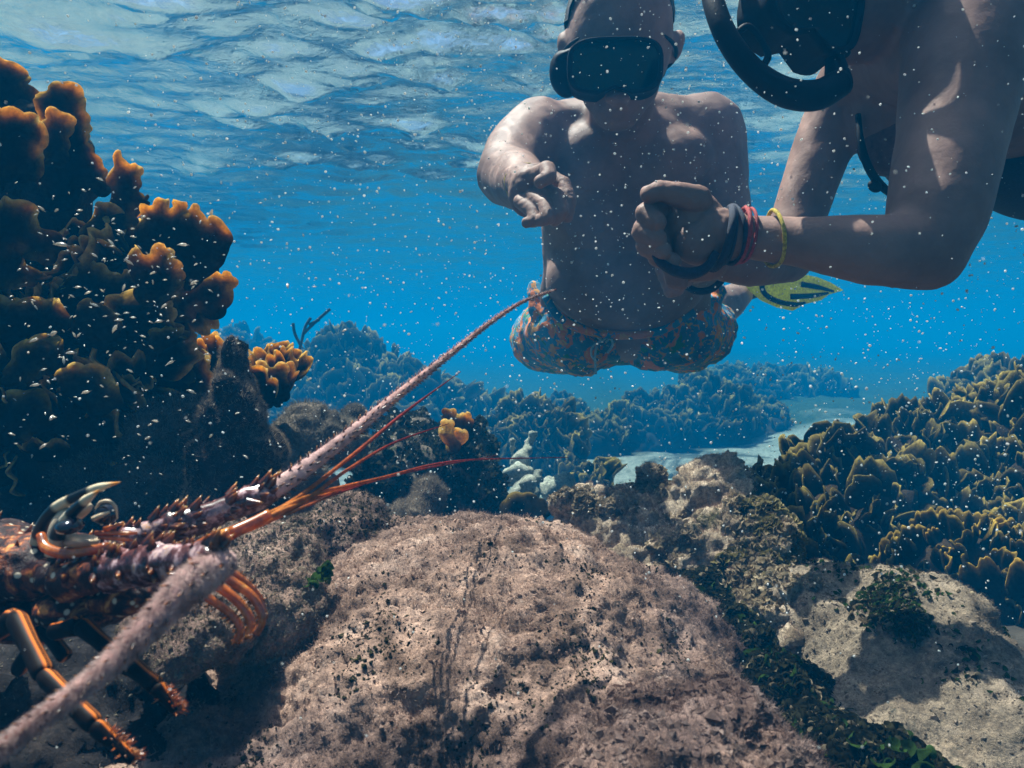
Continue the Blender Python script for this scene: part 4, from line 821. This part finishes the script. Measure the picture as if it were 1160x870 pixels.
for c_, r_, d_ in ((Q(708, 342, 1.60), .012, .012), (Q(662, 212, 1.49), .009, -.004), (Q(756, 212, 1.49), .009, -.004), (Q(709, 190, 1.50), .030, .012), (Q(709, 235, 1.56), .030, .010), (Q(709, 160, 1.52), .016, .010), (Q(660, 240, 1.55), .035, .008), (Q(758, 240, 1.55), .035, .008)): V = dent(V, c_, r_, d_)
body = pb('body', V, F, 'skin_man', man, root=man)
# hand helper: palm and five bent fingers, merged into one continuous mesh per hand
def hand(palm, fingers, voxel=.0017, smooth=3, fat=.0014):
    pr = list(palm)
    for pts, rad in fingers: pr += chain(pts, rad, sub=2)
    V, F = union(pr, voxel, smooth); V = V+normals(V, F)*fat; return displace(V, F, [('f', 60, .0008), ('f', 150, .0004)], 1.), F
hd = 1.17
H = lambda u, v, d=hd: Q(u, v, d)
palm = [ell(H(604, 216), (px(27, hd), .020, px(31, hd)), (0, 25, 0), 3)]+chain([H(590, 205, 1.24), H(600, 210)], [.029, .027])
fing = [([H(604, 200, 1.15), H(620, 192, 1.12), H(622, 200, 1.105), H(612, 206, 1.10)], (.0125, .0115, .010, .0085)),            # thumb over the knuckles
        ([H(618, 200, 1.16), H(638, 208, 1.14), H(645, 228, 1.125), H(643, 246, 1.12)], (.0115, .0105, .0095, .0075)),            # index
        ([H(612, 214, 1.15), H(630, 222, 1.125), H(636, 240, 1.11), H(628, 250, 1.115)], (.0118, .0108, .0098, .008)),
        ([H(602, 224, 1.15), H(618, 232, 1.12), H(622, 246, 1.105), H(612, 250, 1.115)], (.0115, .0105, .0095, .008)),
        ([H(590, 228, 1.155), H(604, 240, 1.13), H(606, 250, 1.12), H(597, 252, 1.125)], (.0102, .0095, .0085, .007))]
V, F = hand(palm, fing); pb('hand', V, F, 'skin_man', man, root=man)
Hb = lambda u, v, d=1.2: Q(u, v, d)
palm = [ell(Hb(776, 302, 1.2), (.030, .016, .026), None, 3)]+chain([Hb(788, 302, 1.27), Hb(778, 302, 1.2)], [.027, .024])
fing = [([Hb(765+4*k, 296+7*k, 1.18), Hb(752+3*k, 298+8*k, 1.16), Hb(750+3*k, 306+8*k, 1.15), Hb(760+3*k, 310+6*k, 1.155)], (.0105, .0098, .009, .0075)) for k in range(4)]+[([Hb(778, 288, 1.18), Hb(766, 282, 1.16), Hb(756, 284, 1.15)], (.012, .0105, .008))]
V, F = hand(palm, fing); pb('hand', V, F, 'skin_man', man, root=man)
def ringband(c, ax, r, th, name, m, parent, root, flat=1.0, wob=0.0, n=26):
    Mx = frame_from(np.array(ax, float)[None], np.zeros(1))[0]; pts = [np.array(c)+Mx@np.array([math.cos(a)*r*(1+wob*math.sin(3*a)), math.sin(a)*r*flat, wob*r*math.sin(2*a)]) for a in np.linspace(0, 2*math.pi, n)]
    V, F, t, _ = tube(pts, [th]*n, 8, 2); return pb(name, V, tri(F), m, parent, root=root)
ringband(Q(597, 211, 1.225), Q(600, 212, 1.20)-Q(588, 206, 1.32), .034, .0012, 'bracelet', 'yellow_cord', man, man, wob=.08)
ringband(Q(795, 304, 1.32), Q(788, 302, 1.27)-Q(800, 305, 1.38), .038, .006, 'wristband', 'cord', man, man)
# hair cap
Vh, Fh = ell(hc+np.array([0, .010, .010]), (.095, .104, .128), (12, 0, 0), 4); kp = Vh[Fh].mean(1); loc = kp-hc; keep = (loc[:, 2] > .025+.25*np.maximum(-loc[:, 1], 0)*1.6) | ((loc[:, 1] > .02) & (loc[:, 2] > -.06))
Fh = Fh[keep]; Vh = Vh*1.0; Nn = normals(Vh, Fh); Vh2 = np.vstack([Vh+Nn*(.004*fbm(Vh, 60, 2)[:, None]), Vh-Nn*.008]); pb('hair', Vh2, np.vstack([Fh, Fh[:, ::-1]+len(Vh)]), 'hair', man, root=man)
# mask: skirt, lens, strap
def mask(root, c, e, w, h, dep, name='dive_mask', lens=True):
    """rounded mask: a skirt swept back to the face round two tinted panes"""
    R = np.array(Euler([math.radians(t) for t in e]).to_matrix()); c = np.array(c); n = 40; prof = []
    ang = np.linspace(0, 2*math.pi, n, endpoint=False)
    def ring(sx, sz, y):
        x = np.sign(np.cos(ang))*np.abs(np.cos(ang))**.55*sx; z = np.sign(np.sin(ang))*np.abs(np.sin(ang))**.6*sz
        z = z+np.where((np.abs(x) < sx*.3) & (z < 0), sz*.25*np.cos(x/(sx*.3)*math.pi/2), 0)
        return np.c_[x, np.full(n, y), z]
    rings = [ring(w*.90, h*.90, 0.004), ring(w*.90, h*.90, -.004), ring(w, h, -.004), ring(w*1.02, h*1.02, .006), ring(w*.98, h*1.0, .02), ring(w*1.0, h*1.08, dep*.7), ring(w*1.04, h*1.12, dep)]
    V = np.concatenate(rings)@R.T+c; F = []
    for i in range(len(rings)-1):
        for k in range(n): F.append((i*n+k, i*n+(k+1) % n, (i+1)*n+(k+1) % n, (i+1)*n+k))
    o = link(name, mesh_np(name, local(root, V), np.array(F)), M['rubber'], root)
    Lr = ring(w*.93, h*.93, 0.0); Vl = np.vstack([Lr, [[0, 0, 0]]])@R.T+c; Fl = np.array([(k, (k+1) % n, n) for k in range(n)])
    Lb = Vl+R@np.array([0, .003, 0]); link('lens', mesh_np('lens', local(root, np.vstack([Vl, Lb])), np.vstack([Fl, Fl[:, ::-1]+n+1]), False), M['lens'], o)
    return o
mk = mask(man, Q(697, 74, 1.243), (8, 0, -4), .074, .042, .055)
ringband(hc+np.array([0, .01, -.03]), (0, .15, 1), .092, .0035, 'mask_strap', 'rubber', mk, man, flat=1.06)
# drooping skirt flap seen at the side of the face
V, F = union([ell(Q(640, 84, 1.31), (px(18, 1.31), .022, px(27, 1.31)), (0, -8, 0), 4), ell(Q(655, 62, 1.30), (px(28, 1.3), .024, px(8, 1.3)), (0, -10, 0), 3)], .003, 5); pb('mask_side', V, F, 'rubber', mk, root=man)
# swim shorts
sp_ = chain([Q(660, 372, 1.86), Q(632, 382, 2.08)], [(.125, .12, .105), (.130, .11, .095)], sub=3)+chain([Q(752, 372, 1.86), Q(778, 376, 2.06)], [(.125, .12, .10), (.128, .11, .10)], sub=3)+[ell(Q(708, 362, 1.90), (.21, .10, .105), None, 4)]
sp_ += chain([Q(612, 352, 1.84), Q(604, 325, 1.86)], [.030, .014])+chain([Q(800, 350, 1.86), Q(812, 330, 1.88)], [.04, .022])
V, F = union(sp_, .006, 8)
V = displace(V, F, [('f', 9, .010), ('r', 14, .006)], 6.)
sh = pb('swim_shorts', V, F, 'shorts', man, root=man)
for pts in ([(682, 386), (672, 392), (670, 402), (676, 410)], [(682, 386), (690, 382), (694, 390), (688, 400)], [(682, 386), (676, 380), (684, 376), (692, 380), (686, 388)], [(676, 392), (674, 404), (675, 424)]):
    V, F, t, _ = tube([Q(u, v, 1.715) for u, v in pts], [.0024]*len(pts), 8, 6); pb('drawstring', V, tri(F), 'string', sh, root=man)
V, F, t, _ = tube([Q(u, v, d) for u, v, d in ((618, 335, 1.70), (632, 358, 1.69), (662, 374, 1.69), (705, 380, 1.69), (750, 374, 1.69), (786, 352, 1.70))], [.009]*6, 10, 8, ell2=.6); pb('waistband', V, tri(F), 'shorts', sh, root=man)

# --- swim fin
M['fin'] = thin_mat('yellow_fin', [(0.3, (0.70, 0.66, 0.01)), (0.7, (0.90, 0.86, 0.03))], trans=0.4, vscale=12)
fin = thing('swim_fin', 'bright yellow swim fin with black stripes trailing behind the bent elbow', 'swim fin', tuple(Q(875, 330, 2.75)))
def sheet(outline, d0, tilt, th, m, name, parent, root, rise=0.0):
    pts = [Q(u, v, d0+tilt*(u-860)/100.+rise) for u, v in outline]; n = len(pts); Fn = np.array(FW)
    from mathutils.geometry import tessellate_polygon
    T = tessellate_polygon([[Vector(p) for p in pts]]); V = np.vstack([np.array(pts)-Fn*th/2, np.array(pts)+Fn*th/2]); F = [tuple(t) for t in T]+[(t[2]+n, t[1]+n, t[0]+n) for t in T]
    for k in range(n): k2 = (k+1) % n; F += [(k, k2, k2+n), (k, k2+n, k+n)]
    return link(name, mesh_np(name, local(root, V), np.array(F), False), M[m], parent)
sheet([(842, 320), (850, 330), (862, 340), (880, 348), (898, 352), (910, 345), (930, 340), (938, 334), (955, 329), (940, 320), (925, 314), (905, 310), (880, 308), (855, 312)], 2.42, .12, .008, 'fin', 'fin_blade', fin, fin)
for pts in ([(862, 318), (866, 332), (880, 341), (900, 345), (912, 343)], [(896, 336), (920, 335), (938, 332)], [(908, 322), (925, 325), (944, 330)]):
    V, F, t, _ = tube([Q(u, v, 2.41+.12*(u-860)/100.) for u, v in pts], [.009]+[.008]*(len(pts)-2)+[.004], 8, 5); pb('fin_rib', V, tri(F), 'rubber', fin, root=fin)
V, F = union(chain([Q(862, 324, 2.56), Q(848, 328, 2.50)], [.035, .035])+[ell(Q(862, 322, 2.52), (.04, .04, .025), None, 3)], .005, 5); pb('foot_pocket', V, F, 'rubber', fin, root=fin)

# --- woman
wom = thing('person', 'woman with dive mask and snorkel reaching her braceleted fist forward', 'person', tuple(Q(1080, 120, 1.0)))
parts = []
parts += chain([Q(1030, 35, 1.04), Q(1095, 80, 1.12), Q(1180, 130, 1.25), Q(1290, 170, 1.42), Q(1400, 190, 1.60)], [(.085, .085, .085), (.105, .12, .10), (.10, .12, .09), (.10, .115, .085), (.12, .13, .10)], sub=3)
parts += [ell(Q(1010, 135, 1.10), (.055, .05, .060), (0, 15, 0), 3), ell(Q(1040, 165, 1.16), (.05, .05, .055), None, 3)]
parts += chain([Q(1095, 50, .90), Q(1080, 150, .86), Q(1062, 240, .83), Q(1050, 288, .82)], [.072, .058, .052, .040])
parts += chain([Q(1050, 288, .82), Q(985, 284, .81), Q(915, 276, .82), Q(845, 268, .84)], [.040, .038, .029, .0255])
parts += [ell(Q(1054, 311, .82), (.018, .018, .018), None, 3)]
parts += chain([Q(962, 105, 1.15), Q(930, 170, 1.15), Q(905, 245, 1.14), Q(893, 292, 1.12)], [.052, .044, .040, .034])
parts += chain([Q(893, 292, 1.12), Q(850, 300, 1.05), Q(808, 296, 1.0)], [.036, .032, .025])
parts += chain([Q(962, 105, 1.15), Q(1010, 60, 1.08), Q(1095, 50, .92)], [.055, .075, .072])
parts += chain([Q(1010, 30, 1.02), Q(985, 5, .98)], [.055, .052])
parts += chain([Q(1400, 180, 1.62), Q(1560, 190, 2.0), Q(1660, 170, 2.3)], [.10, .085, .05]); parts += chain([Q(1400, 210, 1.55), Q(1560, 240, 1.9), Q(1660, 220, 2.2)], [.10, .085, .05])
# head looking towards the fist
hw = Q(965, -22, .97)
parts += [ell(hw, (.088, .095, .100), None, 4), ell(Q(948, 18, .96), (.050, .055, .046), (0, 35, 0), 3), ell(Q(948, 50, .96), (.026, .026, .024), None, 3), ell(Q(915, 2, .90), (.016, .02, .02), None, 2), ell(Q(932, 38, .92), (.020, .012, .010), None, 2)]
V, F = union(parts, .0052, 7); V = displace(V, F, [('f', 7, .002), ('f', 25, .0008)], 8.)
pb('body', V, F, 'skin_woman', wom, root=wom)
G = lambda u, v, d=.84: Q(u, v, d)
palm = [ell(G(787, 254), (px(34, .84), .019, px(36, .84)), (0, 12, 0), 3), ell(G(790, 275, .83), (px(26, .84), .018, px(24, .84)), None, 3)]+chain([G(828, 266), G(800, 262)], [.0255, .0265])
fing = [([G(790, 226, .825), G(765, 220, .815), G(748, 216, .812), G(735, 220, .81)], (.0140, .0118, .0100, .0082)),                # thumb on top
        ([G(772, 232, .85), G(746, 234, .84), G(732, 242, .82), G(744, 252, .808)], (.0135, .0120, .0108, .0092)),                 # index
        ([G(770, 250, .85), G(740, 250, .845), G(728, 262, .825), G(744, 270, .812)], (.0135, .0122, .0110, .0094)),
        ([G(772, 268, .85), G(744, 268, .845), G(733, 279, .828), G(750, 285, .815)], (.0130, .0118, .0106, .0090)),
        ([G(780, 282, .85), G(754, 284, .845), G(745, 292, .83), G(762, 296, .82)], (.0118, .0104, .0094, .0080))]
V, F = hand(palm, fing, .0018, 3); pb('hand', V, F, 'skin_woman', wom, root=wom)
G2 = lambda u, v, d=.96: Q(u, v, d)
palm = [ell(G2(792, 298), (.034, .016, .022), None, 3)]+chain([G2(806, 296, 1.0), G2(794, 297)], [.024, .022])
fing = [([G2(780+2*k, 292+5*k, .95), G2(764+2*k, 294+6*k, .94), G2(757+2*k, 300+6*k, .93), G2(766+2*k, 306+5*k, .925)], (.0100, .0092, .0084, .007)) for k in range(4)]+[([G2(795, 286, .95), G2(780, 283, .94), G2(770, 286, .93)], (.011, .0095, .0075))]
V, F = hand(palm, fing); pb('hand', V, F, 'skin_woman', wom, root=wom)
axw = G(845, 268)-G(800, 262)
for (u, v, d, r, th, m_, lab, wob, tilt) in ((824, 266, .84, .0300, .0030, 'cord', 'navy cord bracelet', .03, (0, 0, 0)), (818, 270, .84, .0330, .0042, 'cord', 'thick navy cord bracelet', .05, (.5, 0, -.3)), (829, 266, .84, .0300, .0026, 'cord', 'navy cord bracelet', .05, (-.3, .2, .2)),
        (838, 267, .84, .0295, .0026, 'red_cord', 'red cord bracelet', .06, (.25, .1, -.1)), (845, 267, .84, .0285, .0018, 'red_cord', 'thin red bracelet', .05, (-.2, .1, 0)), (876, 270, .83, .0290, .0022, 'yellow_cord', 'yellow and green thread bracelet', .06, (.1, .1, .25))):
    ax = axw/np.linalg.norm(axw)+np.array(tilt)*.8; o = ringband(Q(u, v, d), ax, r, th, 'bracelet', m_, wom, wom, wob=wob); o['label'] = lab
V, F, t, _ = tube([Q(u, v, .80) for u, v in ((742, 283), (752, 296), (770, 306), (790, 308), (806, 300), (816, 284))], [.003, .005, .006, .006, .005, .004], 8, 6)
V = V+np.array([0, .015, 0]); o = pb('wrist_loop', V, tri(F), 'cord', wom, root=wom); o['label'] = 'dark blue wrist loop hanging under the fist'
# mask + snorkel
mk2 = mask(wom, Q(926, -2, .875), (-4, 14, 22), .064, .052, .05)
ringband(hw+np.array([0, 0, .0]), (.5, .1, 1), .104, .007, 'mask_strap', 'rubber', mk2, wom, flat=1.05)
V, F, t, _ = tube([Q(*q) for q in ((818, -60, .90), (806, -20, .88), (812, 15, .86), (828, 50, .85), (854, 82, .85), (888, 104, .85), (924, 108, .86), (952, 94, .88))], [.0115, .0115, .0118, .0125, .0135, .0155, .0165, .0155], 18, 8); sn = pb('snorkel', V, tri(F), 'rubber', wom, root=wom)
V, F = union(chain([Q(950, 94, .88), Q(946, 70, .90)], [.016, .012])+[ell(Q(943, 60, .91), (.022, .012, .010), None, 3)], .003, 4); pb('mouthpiece', V, F, 'rubber', sn, root=wom)
V, F, t, _ = tube([Q(*q) for q in ((832, 40, .85), (846, 30, .85), (858, 40, .852), (870, 62, .852), (862, 78, .852))], [.004]*5, 8, 6); pb('snorkel_clip', V, tri(F), 'rubber', sn, root=wom)
# bikini
V, F, t, _ = tube([Q(*q) for q in ((1033, -10, .955), (1036, 40, .945), (1034, 100, 1.01), (1030, 150, 1.07))], [.0065]*4, 8, 8, ell2=.5); pb('bikini_strap', V, tri(F), 'rubber', wom, root=wom)
V, F = union([ell(Q(1014, 148, 1.10), (.050, .048, .064), (0, 15, 0), 4), ell(Q(1040, 172, 1.155), (.053, .050, .058), None, 3)], .004, 5); pb('bikini_top', V, F, 'bikini', wom, root=wom)
V, F, t, _ = tube([Q(*q) for q in ((972, 130, 1.08), (975, 160, 1.07), (984, 190, 1.07), (1000, 212, 1.08), (1020, 226, 1.1))], [.004, .005, .006, .006, .005], 8, 6); st_ = pb('bikini_string', V, tri(F), 'rubber', wom, root=wom)
V, F = ell(Q(991, 211, 1.065), (.010, .006, .008), (0, 30, 0), 3); pb('clip', V, F, 'rubber', st_, root=wom)
V, F = union([ell(Q(1190, 208, 1.24), (.115, .10, .058), (0, 8, 0), 4), ell(Q(1300, 200, 1.42), (.14, .12, .09), None, 4)], .006, 6); pb('bikini_bottom', V, F, 'cord', wom, root=wom)

# ------------------------------------------------------------------ drifting particles and the swarm of tiny shrimp
M['speck'] = thin_mat('drifting_speck', [(0.3, (0.85, 0.85, 0.8)), (0.7, (0.92, 0.9, 0.88))], trans=0.5, vscale=30)
def snow():
    A = []
    def box(n, lo, hi, smin, smax):
        p = rng.uniform(lo, hi, (n, 3)); A.append((p, rng.uniform(smin, smax, n)*rng.lognormal(-.1, .7, n)))
    box(9500, (-.4, .6, -.3), (.9, 1.5, .75), .00035, .0009); box(2300, (-1.6, .4, -.3), (1.9, 3.0, .75), .0006, .0015); box(160, (-.4, .9, -.2), (.85, 1.4, .7), .0011, .0018); box(700, (-.4, .25, -.2), (.5, .6, .3), .00022, .0004)
    box(1400, (.3, .8, -.5), (1.4, 1.9, .3), .0005, .0009)
    p = np.vstack([a[0] for a in A]); s = np.concatenate([a[1] for a in A]); n = len(p); s = np.minimum(s, np.linalg.norm(p, axis=1)*.0014); S = s[:, None]*rng.uniform(.6, 1.5, (n, 3))
    v, f = scatter(ICO[1][0], ICO[1][1], p, rng.normal(size=(n, 3)), S); o = link('drifting_specks', mesh_np('drifting_specks', v, f, False), M['speck'], kind='stuff'); o['label'] = 'fine white specks of plankton and sand drifting in the water'; o['category'] = 'plankton'
snow()
M['shrimp'] = thin_mat('shrimp_flesh', [(0.3, (0.75, 0.62, 0.45)), (0.7, (0.9, 0.85, 0.75))], trans=0.5, vscale=200, gloss=.15)
def shrimp_mesh():
    V, F, t, _ = tube([(-.5, 0, -.02), (-.3, 0, .0), (0, 0, .02), (.3, 0, .01), (.5, 0, 0)], [.06, .14, .19, .18, .06], 7, 3); parts = [(V, tri(F))]
    V2, F2, _ = cone((-.48, 0, -.05), (-.72, 0, -.10), .07, 5); parts.append((V2*np.array([1, 1.8, 1]), F2)); a, b = join(parts); parts = [(a, b), ell((.40, .09, .05), .045, None, 1), ell((.40, -.09, .05), .045, None, 1)]
    for s in (-1, 1): V3, F3, _ = cone((.48, .03*s, 0), (.85, .12*s, .05), .018, 4); parts.append((V3, F3))
    V, F = join(parts); return mesh_np('mysid_shrimp', V, F)
sm_ = shrimp_mesh(); sm_.materials.append(M['shrimp'])
for k in range(290):
    if k < 235: u, v = rng.normal(130, 75), rng.normal(335, 75)
    else: u, v = rng.uniform(0, 400), rng.uniform(300, 600)
    if u < 0 or u > 420 or v < 190 or v > 620: u, v = rng.uniform(5, 270), rng.uniform(250, 500)
    d = rng.uniform(.52, .80); p = P(u, v, d); o = link('mysid_shrimp', sm_); o.location = p; s = .0029*rng.lognormal(0, .35); o.scale = (s, s, s)
    o.rotation_euler = (rng.normal()*.4, rng.normal()*.45, rng.normal()*.8+(math.pi if rng.random() < .25 else 0))
    o['label'] = 'tiny glassy white shrimp in the swarm hovering before the dark blade coral'; o['category'] = 'shrimp'; o['group'] = 'swarm of tiny shrimp before the dark coral'
# ------------------------------------------------------------------ the water's own haze
def haze():
    bm = bmesh.new(); bmesh.ops.create_cube(bm, size=1); me = bpy.data.meshes.new('haze'); bm.to_mesh(me); bm.free()
    lo = np.array([-33, -8.5, SAND-1.4]); hi = np.array([33, 52, SURF+0.30])
    m, n, out = mat('haze'); v = N_(n, 'ShaderNodeVolumePrincipled'); v.inputs['Density'].default_value = HAZE_DENS; v.inputs['Color'].default_value = (*HAZE_COL, 1); v.inputs['Absorption Color'].default_value = (0.0, 0.25, 0.55, 1); v.inputs['Anisotropy'].default_value = 0.0
    n.links.new(v.outputs[0], out.inputs['Volume']); o = link('haze', me, m, kind='stuff'); o.location = (lo+hi)/2; o.scale = hi-lo
haze()
